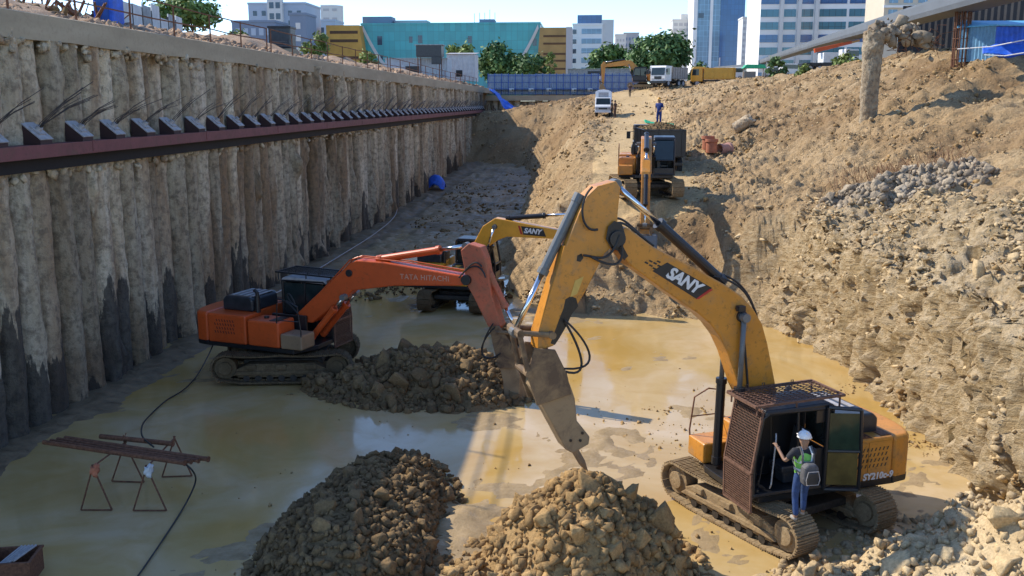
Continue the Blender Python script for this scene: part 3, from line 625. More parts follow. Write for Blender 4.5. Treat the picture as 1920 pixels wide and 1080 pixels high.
# waler: a red wide flange beam bolted along the wall
ZW = 7.78
wal = thing("waler_beam", "long dark red steel waler beam running along the pile wall", "steel beam", (WALLX, 22, ZW))
a = MB(); a.box(.06, .62, -5, 114, .03, .065); a.box(.60, .64, -5, 114, -.28, .075); a.build("flange", M_red, wal, .006)
a = MB(); a.box(.02, .55, -5, 114, -.30, -.02); a.build("web", M_beamshade, wal)
a = MB(); a.box(-.10, .26, -5, 114, -.66, -.32); a.build("shade_strip", M_beamshade, wal, .01)  # dark strip added as the shadow under the waler
a = MB()
for i in range(14): y = -3 + i * 8.6; a.box(.05, .655, y, y + .12, -.22, .09)
a.build("splice_plate", M_red, wal)
for i in range(54):
    y = 23.2 + i * 2.12 + rp.uniform(-.08, .08); t = thing("ground_anchor", "dark steel anchor block with bristling tendon strands seated on the red waler beam", "ground anchor", (WALLX, y, ZW + .07), 0, "anchors along the waler beam")
    sc = rp.uniform(.95, 1.05)
    b = MB(); prof = [(.04, 0), (.58, 0), (.58, .13), (.08, .55), (.04, .55)]; b.prism(prof, -.29, .29, 'y'); b.build("wedge_block", M_dkred, t)
    Mx = Matrix.Rotation(rp.uniform(-.03, .03), 4, 'Z') @ Matrix.Translation((.335, 0, .352)) @ Matrix.Rotation(math.atan2(.42, .50), 4, 'Y')
    b = MB(); b.box(-.35, .35, -.31, .31, -.012, .02, Mx); pl = b.build("bearing_plate", M_plate, t, .004)
    b = MB(); b.box(-.17, .17, -.17, .17, .021, .06, Mx); b.cyl(Mx @ Vector((0, 0, .06)), Mx @ Vector((0, 0, .17)), .09, .085, 12); b.build("anchor_head", M_plate, t)
    b = MB(); nd = (Mx.to_3x3() @ Vector((0, 0, 1)))
    dy_ = rp.uniform(.75, 1.25)
    for q in range(rp.randint(3, 8)):
        s0 = Mx @ Vector((rp.uniform(-.06, .06), rp.uniform(-.06, .06), .1)); L = rp.uniform(.9, 2.3)
        d = Vector((nd.x * .35 + rp.uniform(-.10, .10), dy_ + rp.uniform(-.14, .14), .50 + rp.uniform(-.10, .12))).normalized(); m1 = s0 + nd * .18; e = m1 + d * L; e.z -= .08 * L
        b.tube([s0, m1, m1 + d * L * .5, e], rp.uniform(.008, .012) if i < 14 else .013, 4)
    b.build("strands", M_strand, t)
# railing on the cap: one frame after another, welded from thin pipe
def railing(y0, y1, nposts, label):
    t = thing("railing", label, "railing", (WALLX - .1, y0, float(capz(y0))))
    st = (y1 - y0) / (nposts - 1)
    for i in range(nposts):
        y = i * st; b = MB(); dz = float(capz(y0 + y)) - float(capz(y0)); lx_ = rp.uniform(-.03, .03); b.cyl((0, y, dz - .02), (lx_, y + rp.uniform(-.04, .04), dz + 1.12), .034, n=6); b.build("post", M_rust, t)
    for hh in (.55, 1.1):
        b = MB(); pts = []
        for i in range(nposts * 2 - 1): y = i * st / 2; pts.append((rp.uniform(-.02, .02), y, float(capz(y0 + y)) - float(capz(y0)) + hh + rp.uniform(-.035, .02)))
        b.tube(pts, .027, 5); b.build("rail", M_rust, t)
railing(25.2, 46.0, 7, "rusty pipe railing along the nearest part of the wall top")
railing(46.6, 74.0, 9, "rusty pipe railing along the middle of the wall top")
railing(74.8, 132.0, 15, "rusty pipe railing along the far part of the wall top")
# far end wall under the blue fence
fw = thing("end_wall", "shaded concrete pile wall closing the far end of the pit", "retaining wall", (-8, 150.4, 7))
b = MB(); b.box(-8.3, 9.2, -.4, .6, 2.1, 2.9); b.build("cap_beam", M_cap, fw)
pm = pile_mesh(77, .55, 0, 9.0)
for i in range(15):
    o = link("pile", pm, fw, (-8 + i * 1.15, .2, -6.9 + rp.uniform(-.1, .1)), (0, 0, R(-90)))
# ================================================================== EXCAVATORS
def text_mesh(s, size, shear=0.0, fat=0.0, depth=.004, space=1.0):
    cu = bpy.data.curves.new("lettering", 'FONT'); cu.body = s; cu.size = size; cu.shear = shear; cu.offset = fat; cu.extrude = depth; cu.align_x = 'CENTER'; cu.align_y = 'CENTER'; cu.space_character = space; cu.resolution_u = 3
    o = bpy.data.objects.new("tmp", cu); COL.objects.link(o); dg = bpy.context.evaluated_depsgraph_get(); me = bpy.data.meshes.new_from_object(o.evaluated_get(dg)); bpy.data.objects.remove(o); return me
def place_text(s, size, p, xdir, nrm, mat, parent, **k):
    me = text_mesh(s, size, **k); me.materials.clear(); me.materials.append(mat)
    x = Vector(xdir).normalized(); n = Vector(nrm).normalized(); y = n.cross(x)
    o = link("lettering", me, parent); o.matrix_local = Matrix(((x.x, y.x, n.x, p[0]), (x.y, y.y, n.y, p[1]), (x.z, y.z, n.z, p[2]), (0, 0, 0, 1))); return o
def cyl_part(name, p0, p1, frac, rb, rr, parent, mb, mr=None):
    p0, p1 = Vector(p0), Vector(p1); m = p0.lerp(p1, frac); d = (p1 - p0).normalized()
    b = MB(); b.cyl(p0, m, rb, n=14); b.cyl(m - d * .10, m + d * .02, rb * 1.22, n=14); b.cyl(p0 - d * .09, p0 + d * .09, rb * 1.15, n=12)
    o = b.build(name, mb, parent, .008)
    b = MB(); b.cyl(m, p1, rr, n=12); ob = b.build("rod", mr or M_chrome, o, smooth=True)
    b = MB(); b.cyl(p1 + Vector((0, -rb * 1.05, 0)), p1 + Vector((0, rb * 1.05, 0)), rr * 1.7, n=12); b.build("rod_eye", M_greycyl, o)
    return o
def grid_mesh(P, nu, nv, r, u, v, frame=.03):
    """welded bar grid on a parallelogram"""
    b = MB(); P, u, v = Vector(P), Vector(u), Vector(v); n = u.cross(v).normalized()
    for i in range(nu + 1): q = P + u * (i / nu); rr = frame if i in (0, nu) else r; b.cyl(q, q + v, rr, n=4)
    for i in range(nv + 1): q = P + v * (i / nv) + n * r * .8; rr = frame if i in (0, nv) else r; b.cyl(q, q + u, rr, n=4)
    return b
def track(root, y0, ang, lod=0, L=4.25, hh=.92, mt=None, cy=1.16):
    """one crawler: belt of shoes, side frame, wheels. lies under an empty turned by ang"""
    wdt = .60; M = Matrix.Rotation(ang, 4, 'Z'); r = .40; xe = L / 2 - r - .05
    path = []
    nb = 40
    lo = [(-xe - .0, .14), (-xe + .55, .05), (xe - .55, .05), (xe, .14)]
    path = [(xe - .55 - (2 * xe - 1.1) * i / 30, .05) for i in range(31)] + arc_pts((-xe, r + .1), r, -115, -270, 12) + [(-xe + 2 * xe * i / 30, r * 2 + .1 - .045 * math.sin(math.pi * ((i / 30 * 2) % 1)) ) for i in range(1, 30)] + arc_pts((xe, r + .1), r, 90, -65, 12)
    P = [Vector((p[0], 0, p[1])) for p in path]; seg = [(P[(i + 1) % len(P)] - P[i]).length for i in range(len(P))]; tot = sum(seg); n = 48
    b = MB(); i = 0; acc = 0
    for k in range(n):
        tgt = tot * k / n
        while acc + seg[i] < tgt: acc += seg[i]; i += 1
        a = P[i].lerp(P[(i + 1) % len(P)], (tgt - acc) / seg[i]); d = (P[(i + 1) % len(P)] - P[i]).normalized(); nn = Vector((d.z, 0, -d.x)) * -1
        nn = Vector((-d.z, 0, d.x)); nn = -nn if (a + nn - Vector((0, 0, .5))).length < (a - Vector((0, 0, .5))).length else nn
        Mx = M @ Matrix(((d.x, 0, nn.x, a.x), (0, 1, 0, y0), (d.z, 0, nn.z, a.z), (0, 0, 0, 1))); hl = tot / n / 2
        b.box(-hl * .94, hl * .94, -wdt / 2, wdt / 2, -.02, .02, Mx)
        if lod == 0:
            for gx_ in (-.62, 0, .62): b.box(hl * gx_ - .012, hl * gx_ + .012, -wdt / 2, wdt / 2, .02, .048, Mx)
            b.box(-hl * .9, hl * .9, -.10, .10, -.07, -.02, Mx)
    t = b.build("track", mt or M_track, root)
    b = MB(); Mt = M @ Matrix.Translation((0, y0, 0))
    b.prism([(-xe + .35, .2), (xe - .35, .2), (xe - .3, .44), (xe - .7, .62), (-xe + .7, .62), (-xe + .3, .44)], -.19, .19, 'y', Mt)
    b.prism([(-xe + .2, .28), (xe - .2, .28), (xe - .35, .40), (-xe + .35, .40)], -.24, .24, 'y', Mt)
    for s in (-.9, .0, .9): b.box(s - .16, s + .16, -.27, .27, .46, .60, Mt)
    b.build("track_frame", mt or M_track, t, .02)
    for nm, x in (("sprocket", -xe), ("idler", xe)):
        b = MB(); b.cyl(Mt @ Vector((x, -.17, r + .1)), Mt @ Vector((x, .17, r + .1)), r - .07, n=24); b.cyl(Mt @ Vector((x, -.24, r + .1)), Mt @ Vector((x, .24, r + .1)), r * .5, n=16)
        b.build(nm, mt or M_track, t, .012)
    for k in range(7):
        x = -xe + .62 + k * (2 * xe - 1.24) / 6; b = MB(); b.cyl(Mt @ Vector((x, -.2, .17)), Mt @ Vector((x, .2, .17)), .10, n=10); b.build("roller", M_trackdk, t)
    return t
def boom_poly(root, name, poly, w, mat, bev=.03):
    b = MB(); b.prism(poly, -w / 2, w / 2, 'y'); return b.build(name, mat, root, bev)
def excavator(nm, label, C, ang, tang, K):
    """upper structure faces +x; K: materials and boom geometry in (s, z)"""
    g = lambda k, d=None: K.get(k, d)
    root = thing("excavator", label, "excavator", C, ang, "excavators at work in the pit"); root.scale = (g('k', 1),) * 3
    P = K['paint']; lod = g('lod', 0)
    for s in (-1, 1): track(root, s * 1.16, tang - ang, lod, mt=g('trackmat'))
    Mt = Matrix.Rotation(tang - ang, 4, 'Z')
    b = MB(); b.box(-.75, .75, -.85, .85, .35, .78, Mt); b.box(-1.2, 1.2, -.95, .95, .48, .66, Mt); b.cyl((0, 0, .7), (0, 0, .98), .62, n=28); b.build("car_body", M_trackdk, root, .03)
    b = MB(); b.prism([(-2.1, -1.30), (1.1, -1.30), (1.45, -.5), (1.45, .45), (1.25, 1.32), (-2.1, 1.32)], .98, 1.12, 'z'); b.box(-.3, .95, -.36, -.27, 1.12, 1.95); b.box(-.3, .95, .27, .36, 1.12, 1.75); b.build("deck", M_black, root, .015)
    # engine house with doors on both sides
    b = MB(); b.box(-1.98, -.72, .55, 1.34, 1.12, 2.06); b.box(-1.98, -.58, -1.34, -.5, 1.12, 2.02); b.box(-1.98, -.75, -.6, .6, 1.12, 2.02); hs = b.build("engine_house", P, root, .05, seg=3)
    for sd in (1, -1):
        y = 1.342 * sd; b = MB()
        for q in range(2):
            x0 = -1.92 + q * .62; b.prism([(x0, 1.2), (x0 + .56, 1.2), (x0 + .56, 1.98), (x0, 1.98)], min(y, y + .012 * sd), max(y, y + .012 * sd))
        nf = len(b.f); yy = y + .014 * sd
        for r_i in range(4):
            for c_i in range(11):
                x0 = -1.86 + c_i * .10 + (r_i % 2) * .03; z0 = 1.86 - r_i * .12
                if sd == -1 and not (-1.75 < x0 < -1.0): continue
                b.add([(x0, yy, z0), (x0 + .035, yy, z0), (x0 + .065, yy, z0 - .075), (x0 + .03, yy, z0 - .075)], [(0, 1, 2, 3) if sd < 0 else (3, 2, 1, 0)])
        dr = b.build("side_door", P, hs); dr.data.materials.append(M_dkred if g('louvre', 0) else M_black)
        for f_ in dr.data.polygons[nf:]: f_.material_index = 1
    b = MB(); b.box(-1.98, -1.72, .2, 1.25, 2.06, 2.075); b.box(-1.45, -.85, 1.0, 1.3, 2.06, 2.075); 
    for i in range(9): b.box(-1.42 + i * .065, -1.39 + i * .065, 1.02, 1.28, 2.075, 2.095)
    b.build("top_grille", M_rust, hs)
    # hood
    b = MB(); b.prism([(-1.85, 2.02), (-.72, 2.02), (-.72, 2.38), (-.82, 2.48), (-1.72, 2.48), (-1.85, 2.36)], -.75, g('hoody', .60), 'y'); hd = b.build("engine_hood", M_hood, root, .06, seg=3)
    b = MB()
    for i in range(4): b.box(-1.62 + i * .24, -1.5 + i * .24, -.6, .48, 2.48, 2.495)
    b.build("hood_slat", g('hoodtop', M_plate), hd)
    b = MB(); b.cyl((-.62, -.62, 2.0), (-.62, -.62, 2.52), .085, n=12); b.tube([(-.62, -.62, 2.5), (-.62, -.62, 2.62), (-.72, -.62, 2.7)], .06, 10); b.build("exhaust_pipe", M_black, root)
    # counterweight: thick curved casting
    b = MB(); oa = [(-2.0, -1.34)] + [(-2.05 - .72 * math.cos(R(t)) ** .6, 1.34 * math.sin(R(t))) for t in range(-72, 73, 12)] + [(-2.0, 1.34)]
    b.prism(oa[::-1], 1.0, 2.04, 'z'); cw = b.build("counterweight", P, root, .10, seg=4)
    b = MB(); oa2 = [(x * 1.0 - .006, y * 1.004) for x, y in oa]; b.prism(oa2[::-1], .985, 1.16, 'z'); b.build("base_stripe", M_black, cw, .04)
    # right side: fuel tank and tool box with a walkway and handrail
    b = MB(); b.box(-.52, .62, -1.34, -.48, 1.12, 1.92); tk = b.build("fuel_tank", g('tankpaint', P), root, .06, seg=3)
    b = MB(); b.box(.66, 1.42, -1.34, -.62, 1.12, 1.58); tb = b.build("tool_box", g('boxpaint', P), root, .05, seg=3)
    b = MB(); b.cyl((-.1, -.9, 1.92), (-.1, -.9, 1.98), .08, n=12); b.box(.2, .5, -1.2, -.6, 1.92, 1.935); b.build("tank_cap", M_black, tk)
    b = MB()
    b.tube([(1.36, -1.3, 1.12), (1.40, -1.32, 1.7), (1.3, -1.32, 2.45), (.95, -1.32, 2.62), (.6, -1.32, 2.55), (.55, -1.32, 1.9)], .02, 6); b.tube([(1.36, -1.32, 2.0), (.57, -1.32, 2.0)], .016, 5)
    b.build("handrail", g('railmat', M_rust), root)
    # cab on the left
    x0, x1, y0, y1, z0, z1 = -.38, 1.42, .40, 1.36, 1.12, 2.92
    b = MB(); pr = .045
    def post(p, q, r=pr): b.cyl(p, q, r, n=6)
    fx = x1 - .16
    for y in (y0, y1):
        b.tube([(x1, y, z0), (x1, y, z0 + .75), (fx, y, z1 - .12), (fx - .15, y, z1 - .02)], pr, 6); post((x0, y, z0), (x0, y, z1 - .06)); post((.45, y, z1 - .06), (.38, y, z0 + .1), .035)
        post((x0, y, z1 - .06), (fx - .1, y, z1 - .03)); post((x0, y, z0 + .06), (x1, y, z0 + .06), .06)
    for x, z in ((x0, z1 - .06), (x0, z0 + .75), (fx - .1, z1 - .04), (x1, z0 + .72), (x1, z0 + .06)): post((x, y0, z), (x, y1, z))
    b.box(x0, x1, y0, y1, z0, z0 + .07); b.box(x0 - .03, x0 + .02, y0, y1, z0, z0 + .8); b.box(x0, x1 - .05, y0 - .02, y0 + .02, z0, z0 + (.62 if not g('door_open') else 1.45)); b.box(x1 - .03, x1 + .01, y0, y1, z0, z0 + .35)
    if not g('door_open'): b.box(x0, x1 - .05, y1 - .02, y1 + .02, z0, z0 + .65)
    else: b.box(x0, .02, y1 - .02, y1 + .02, z0, z0 + .9); b.box(x0, .02, y1 - .02, y1 + .02, z0 + 1.45, z1 - .06)
    cab = b.build("cab", M_black, root, .008)
    b = MB(); b.prism([(x0 - .03, z1 - .08), (fx + .02, z1 - .10), (fx - .06, z1 + .03), (x0 + .1, z1 + .06), (x0 - .03, z1)], y0 - .03, y1 + .03, 'y'); b.build("cab_roof", g('roofmat', M_black), cab, .04)
    if not g('door_open') or True:
        b = MB(); b.add([(x1 - .005, y0 + .04, z0 + .74), (x1 - .005, y1 - .04, z0 + .74), (fx - .005, y1 - .04, z1 - .14), (fx - .005, y0 + .04, z1 - .14)], [(0, 1, 2, 3)]); 
        b.build("window", M_glass, cab)
        b = MB(); b.add([(x0 + .06, y0 - .004, z0 + .68), (.4, y0 - .004, z0 + .68), (.43, y0 - .004, z1 - .12), (x0 + .06, y0 - .004, z1 - .12)], [(0, 1, 2, 3)]); b.add([(.48, y0 - .004, z0 + .68), (x1 - .06, y0 - .004, z0 + .78), (fx - .1, y0 - .004, z1 - .14), (.48, y0 - .004, z1 - .12)], [(0, 1, 2, 3)]); b.build("window", M_glass, cab)
        b = MB(); b.add([(x0 - .008, y0 + .06, z0 + .82), (x0 - .008, y1 - .06, z0 + .82), (x0 - .008, y1 - .06, z1 - .14), (x0 - .008, y0 + .06, z1 - .14)], [(0, 3, 2, 1)]); b.build("window", M_glass, cab)
    if not g('door_open'):
        b = MB(); b.add([(x0 + .06, y1 + .004, z0 + .7), (.4, y1 + .004, z0 + .7), (.43, y1 + .004, z1 - .12), (x0 + .06, y1 + .004, z1 - .12)], [(0, 3, 2, 1)]); b.add([(.48, y1 + .004, z0 + .7), (x1 - .06, y1 + .004, z0 + .78), (fx - .1, y1 + .004, z1 - .14), (.48, y1 + .004, z1 - .12)], [(0, 3, 2, 1)]); b.build("window", M_glass, cab)
    b = MB(); b.box(.1, .6, .62, 1.12, z0 + .32, z0 + .48); b.prism([(.02, z0 + .45), (.16, z0 + .45), (.04, z0 + 1.2), (-.08, z0 + 1.2)], .64, 1.10, 'y'); b.box(.2, .5, .7, 1.05, z0 + .07, z0 + .34); b.build("seat", M_hood, cab, .04)
    b = MB(); b.tube([(1.1, .7, z0 + .07), (1.0, .7, z0 + .75)], .02); b.tube([(1.1, 1.05, z0 + .07), (1.0, 1.05, z0 + .75)], .02); b.box(.9, 1.2, .55, .68, z0 + .1, z0 + .9); b.build("control_lever", M_black, cab)
    if g('door_open'):
        # door folded back against the engine house
        Md = Matrix.Translation((x0 + .16, y1 + .07, 0)) @ Matrix.Rotation(R(g('door_ang', 158)), 4, 'Z')
        b = MB(); q = [(0, z0 + .02), (.70, z0 + .02), (.70, z0 + .85), (.66, z1 - .06), (0, z1 - .02)]
        for i in range(5): p_, n_ = q[i], q[(i + 1) % 5]; b.cyl(Md @ Vector((p_[0], 0, p_[1])), Md @ Vector((n_[0], 0, n_[1])), .04, n=6)
        b.cyl(Md @ Vector((0, 0, z0 + .85)), Md @ Vector((.70, 0, z0 + .85)), .035, n=6); dr = b.build("door", M_black, cab)
        for za, zb, mm in ((z0 + .12, z0 + .82, g('glass_lo')), (z0 + .88, z1 - .14, g('glass_hi'))):
            b = MB(); b.prism([(.04, za), (.66, za), (.64, zb), (.04, zb)], -.006, .006, 'y', Md); b.build("window", mm, dr)
        b = MB(); b.tube([(x1 - .36, y1 + .05, z0 + .2), (x1 - .34, y1 + .12, z0 + .3), (x1 - .40, y1 + .12, z0 + 1.25), (x1 - .44, y1 + .05, z0 + 1.35)], .016, 6); b.build("grab_handle", M_plate, cab)
    if g('guard'):
        gm = M_rustlt; xg = x1 + .06
        b = grid_mesh((xg, y0 - .02, z0 - .28), 21, 17, .008, (0, y1 - y0 + .06, 0), (.02, 0, .82), .03); b.v += []; b.build("front_guard", gm, cab, label="lower rusty mesh screen over the cab front")
        b = grid_mesh((xg + .02, y0 - .02, z0 + .56), 19, 24, .007, (0, y1 - y0 + .06, 0), (-.20, 0, 1.27), .03); b.build("front_guard", gm, cab, label="upper rusty mesh screen over the windscreen")
        b = grid_mesh((x0 - .2, y0 - .06, z1 + .20), 14, 11, .011, (fx - x0 + .42, 0, -.05), (0, y1 - y0 + .14, 0), .035)
        for x in (x0 - .15, .5, fx + .15):
            for y in (y0, y1): b.cyl((x, y, z1 - .05), (x, y, z1 + .2), .022, n=5)
        for x in (-.1, .6, 1.0): b.tube([(x, y0 - .05, z1 + .2), (x, y0 - .05, z1 + .27), (x + .05, y0 - .05, z1 + .27), (x + .05, y0 - .05, z1 + .2)], .012, 4)
        b.build("roof_guard", M_rustlt if g('guard') == 2 else M_black, cab)
    # boom, stick and tool
    bo = boom_poly(root, "boom", K['boom'], .50, P, .035)
    for p_, r_, wd in g('bosses', []):
        b = MB(); b.cyl((p_[0], -wd, p_[1]), (p_[0], wd, p_[1]), r_, n=18); b.build("pivot_pin", M_black, bo, .01)
    for sy in (-.36, .36): cyl_part("boom_cylinder", (K['bc'][0][0], sy, K['bc'][0][1]), (K['bc'][1][0], sy, K['bc'][1][1]), g('bcf', .55), .10, .055, root, g('cylmat', M_black), g('bcrod'))
    st = boom_poly(root, "stick", K['stick'], .40, g('stickmat', P), .025)
    if g('strips'):
        b = MB(); b.prism(g('strips'), -.203, .203, 'y'); b.build("edge_plate", g('stripmat', P), st)
    cyl_part("stick_cylinder", (K['sc'][0][0], 0, K['sc'][0][1]), (K['sc'][1][0], 0, K['sc'][1][1]), g('scf', .6), .11, .06, root, g('sccyl', g('cylmat', M_black)))
    cyl_part("bucket_cylinder", (K['kc'][0][0], 0, K['kc'][0][1]), (K['kc'][1][0], 0, K['kc'][1][1]), g('kcf', .58), .095, .055, root, g('kccyl', g('cylmat', M_black)))
    b = MB()
    for l in K['links']:
        for sy in (-.27, .27): b.cyl((l[0][0], sy, l[0][1]), (l[1][0], sy, l[1][1]), .055, n=8)
        b.cyl((l[0][0], -.33, l[0][1]), (l[0][0], .33, l[0][1]), .07, n=12); b.cyl((l[1][0], -.33, l[1][1]), (l[1][0], .33, l[1][1]), .075, n=12)
    b.build("linkage", M_hplate, root)
    if 'hammer' in K:
        b = MB(); b.prism(K['hammer'], -.24, .24, 'y'); hm = b.build("breaker", M_hammer, root, .03)
        b = MB(); b.prism(K['hplate'], -.30, -.24, 'y'); b.prism(K['hplate'], .24, .30, 'y'); b.build("mount_plate", M_hplate, hm, .015)
        if 'chisel' in K: c0, c1 = K['chisel']; b = MB(); c0 = Vector((c0[0], 0, c0[1])); c1 = Vector((c1[0], 0, c1[1])); b.cyl(c0, c0.lerp(c1, .62), .075, n=12); b.cyl(c0.lerp(c1, .62), c1, .075, .015, n=12); b.build("chisel", M_hammer, hm)
        b = MB()
        for (x, z) in K.get('bolts', []):
            b.cyl((x, -.262, z), (x, .262, z), .03, n=8)
        b.build("bolt", M_black, hm)
    if 'bucket' in K:
        b = MB(); q = K['bucket']; wd = .55; inn = [(x, z) for x, z in q]
        b.prism(q, -wd, -wd + .05, 'y'); b.prism(q, wd - .05, wd, 'y')
        for i in range(len(q) - 1): b.prism([q[i], q[i + 1], (q[i + 1][0] + .001, q[i + 1][1] + .045), (q[i][0] + .001, q[i][1] + .045)], -wd + .05, wd - .05, 'y')
        bk_ = b.build("bucket", g('bucketmat', M_hammer), root, .01)
        t0 = Vector((q[-1][0], 0, q[-1][1])); td = (t0 - Vector((q[-2][0], 0, q[-2][1]))).normalized()
        for i in range(5): b = MB(); y = -wd + .1 + i * (2 * wd - .2) / 4; b.cyl(t0 + Vector((0, y, 0)) - td * .05, t0 + Vector((0, y, 0)) + td * .2, .05, .015, n=5); b.build("tooth", M_hammer, bk_)
    for h in g('hoses', []):
        b = MB(); b.tube(bez(*h, n=14), .024, 6); b.build("hose", M_rubber, root)
    return root
# ---- nearest yellow excavator with the breaker chisel
CA = (4.16, 20.36, 0.0); AA = R(203); OFF = .25
pa = lambda pts: PL(pts, CA, AA, OFF)
KA = dict(hoody=.98, paint=M_yel, door_open=True, guard=2, louvre=0)
M_ga = plain("green_tinted_glass", (.02, .04, .024), .10, 0, .4, 3); M_gb = plain("ochre_reflection_glass", (.10, .075, .02), .3, 0, .4, 3)  # lower pane: yellow reflections painted into the glass colour
KA['glass_hi'] = M_ga; KA['glass_lo'] = M_gb
bp = pa([(1165, 433), (1176, 426), (1226, 463), (1317, 510), (1362, 535), (1392, 556), (1414, 580), (1430, 608), (1440, 645), (1455, 722)])
bl = pa([(1387, 728), (1366, 664), (1352, 634), (1334, 610), (1312, 590), (1258, 553), (1184, 500), (1163, 474), (1157, 450)])
KA['boom'] = bp + [(.38, 1.95), (.28, 1.78), (.12, 1.78), (.02, 1.95)][::-1][:0] + [(-.02, 2.05), (.12, 1.80), (.42, 1.80)] + bl
KA['bosses'] = [(pa([(1157, 448)])[0], .17, .30), (pa([(1390, 593)])[0], .12, .32), ((.2, 2.0), .14, .33)]
KA['bcrod'] = M_greycyl; KA['bc'] = [(1.25, 1.30), pa([(1390, 593)])[0]]
KA['stick'] = pa([(1158, 340), (1166, 352), (1161, 400), (1160, 428), (1152, 462), (1136, 476), (1100, 548), (1066, 604), (1040, 650), (1012, 660), (1012, 628), (1034, 556), (1060, 470), (1088, 400), (1103, 368), (1122, 350)])
KA['strips'] = pa([(1060, 462), (1070, 462), (1046, 560), (1026, 640), (1010, 655), (1010, 628), (1032, 556)])
KA['stickmat'] = M_yel
KA['sc'] = [pa([(1375, 530)])[0], pa([(1163, 347)])[0]]; KA['sc'][0] = pa([(1362, 528)])[0]; KA['scf'] = .60
KA['kc'] = [pa([(1093, 374)])[0], pa([(972, 628)])[0]]; KA['kcf'] = .56; KA['kccyl'] = M_greycyl
KA['links'] = [pa([(974, 624), (1034, 628)]), pa([(974, 628), (990, 700)])]
KA['hplate'] = pa([(1000, 652), (1040, 655), (1062, 700), (1070, 738), (1006, 760), (988, 705)])
KA['hammer'] = pa([(1002, 690), (1054, 690), (1070, 722), (1079, 748), (1083, 790), (1107, 820), (1105, 834), (1075, 851), (1062, 844), (1000, 730)])
KA['chisel'] = pa([(1081, 842), (1111, 894)])
KA['bolts'] = pa([(1070, 826), (1088, 826), (1092, 812), (1035, 700), (1010, 712)])
s0, z0_ = pa([(1058, 600)])[0]; s1, z1_ = pa([(1056, 690)])[0]; sm, zm = pa([(1115, 670)])[0]
KA['hoses'] = [((s0, .28, z0_), (s0 - .35, .34, z0_ - .3), (sm - .3, .36, zm - .3), (s1, .30, z1_)), ((s0 - .02, .22, z0_ - .04), (s0 - .3, .26, z0_ - .5), (sm - .0, .3, zm - .5), (s1, .24, z1_ - .06)),
               (*[(p[0], .27, p[1]) for p in pa([(1120, 430), (1090, 440), (1078, 380), (1110, 350)])],), (*[(p[0], .3, p[1]) for p in pa([(1160, 440), (1140, 500), (1120, 480), (1092, 478)])],), (*[(p[0], .33, p[1]) for p in pa([(1163, 460), (1168, 505), (1140, 500), (1105, 480)])],),
               (*[(p[0], .1, p[1]) for p in pa([(1345, 520), (1400, 530), (1412, 560), (1425, 590)])],), (*[(p[0], .0, p[1]) for p in pa([(1340, 512), (1405, 522), (1420, 560), (1432, 600)])],), (*[(p[0], .15, p[1]) for p in pa([(1150, 440), (1160, 395), (1185, 430), (1230, 462)])],), (*[(p[0], -.1, p[1]) for p in pa([(1150, 436), (1170, 385), (1195, 430), (1240, 466)])],),
               (*[(p[0], .27, p[1]) for p in pa([(1388, 596), (1396, 640), (1400, 700), (1402, 740)])],)]
exA = excavator("A", "nearest yellow excavator with breaker chisel, person climbing into its open caged cab", CA, AA, R(124.5), KA)
# markings on the boom: black badge with white letters and a red bar, dotted tail
def on_side(root, pts, off, nm, mat, parent, th=.006):
    b = MB(); b.prism(pts, min(off, off + th * (1 if off > 0 else -1)), max(off, off + th * (1 if off > 0 else -1)), 'y'); return b.build(nm, mat, parent)
M_badge = plain("badge_black", (.02, .018, .016), .5, 0, .3, 8); M_badger = plain("badge_red", (.45, .03, .02), .5, 0, .2, 8)
boomA = [c for c in exA.children if c.name.startswith("boom") and not c.name.startswith("boom_c")][0]
on_side(exA, pa([(1251, 492), (1335, 540), (1305, 560), (1223, 508)]), .251, "badge", M_badge, boomA)
on_side(exA, pa([(1337, 543), (1310, 561), (1304, 561), (1330, 541)]), .251, "badge_bar", M_badger, boomA)
for i, (px, py) in enumerate(((1213, 492), (1221, 497), (1229, 493), (1237, 498), (1228, 503), (1221, 489), (1236, 490))): on_side(exA, pa([(px - 3, py - 2), (px + 3, py + 1), (px + 1, py + 3.5), (px - 5, py + .5)]), .251, "badge_dot", M_badge, boomA)
a_, b_ = pa([(1245, 506), (1315, 546)]); c_ = pa([(1281, 526)])[0]
place_text("SANY", .33, (c_[0], .258, c_[1]), (b_[0] - a_[0], 0, b_[1] - a_[1]), (0, 1, 0), M_white, boomA, shear=.28, fat=.014, space=.98)
M_lbl = plain("warning_label", (.55, .36, .08), .5, 0, .1, 8)
stA = [c for c in exA.children if c.name.startswith("stick") and "cyl" not in c.name][0]
on_side(exA, pa([(1080, 527), (1096, 519), (1084, 552), (1071, 558)]), .201, "warning_sign", M_lbl, stA)
cwA = [c for c in exA.children if c.name.startswith("engine_house")][0]
place_text("SY210c-9", .20, (-1.62, 1.362, 1.22), (-1, 0, 0), (0, 1, 0), M_white, cwA, fat=.008, shear=.12)
# black grease smeared over the side of the stick and round the pins
M_grease = plain("grease_black", (.012, .010, .009), .35, 0, .5, 14, .3)
on_side(exA, pa([(1072, 556), (1082, 560), (1086, 575), (1074, 590), (1064, 612), (1050, 636), (1042, 648), (1034, 645), (1040, 628), (1050, 600), (1058, 580), (1062, 562)]), .2015, "grease_stain", M_grease, stA, .002)
on_side(exA, pa([(1140, 425), (1152, 414), (1166, 420), (1172, 440), (1168, 462), (1178, 480), (1170, 488), (1158, 470), (1146, 466), (1136, 448)]), .2515, "grease_stain", M_grease, boomA, .002)
on_side(exA, pa([(1084, 480), (1092, 476), (1096, 484), (1090, 492), (1083, 490)]), .2015, "grease_stain", M_grease, stA, .002)
on_side(exA, pa([(1384, 582), (1394, 580), (1402, 592), (1398, 606), (1392, 612), (1386, 600)]), .2515, "grease_stain", M_grease, boomA, .002)
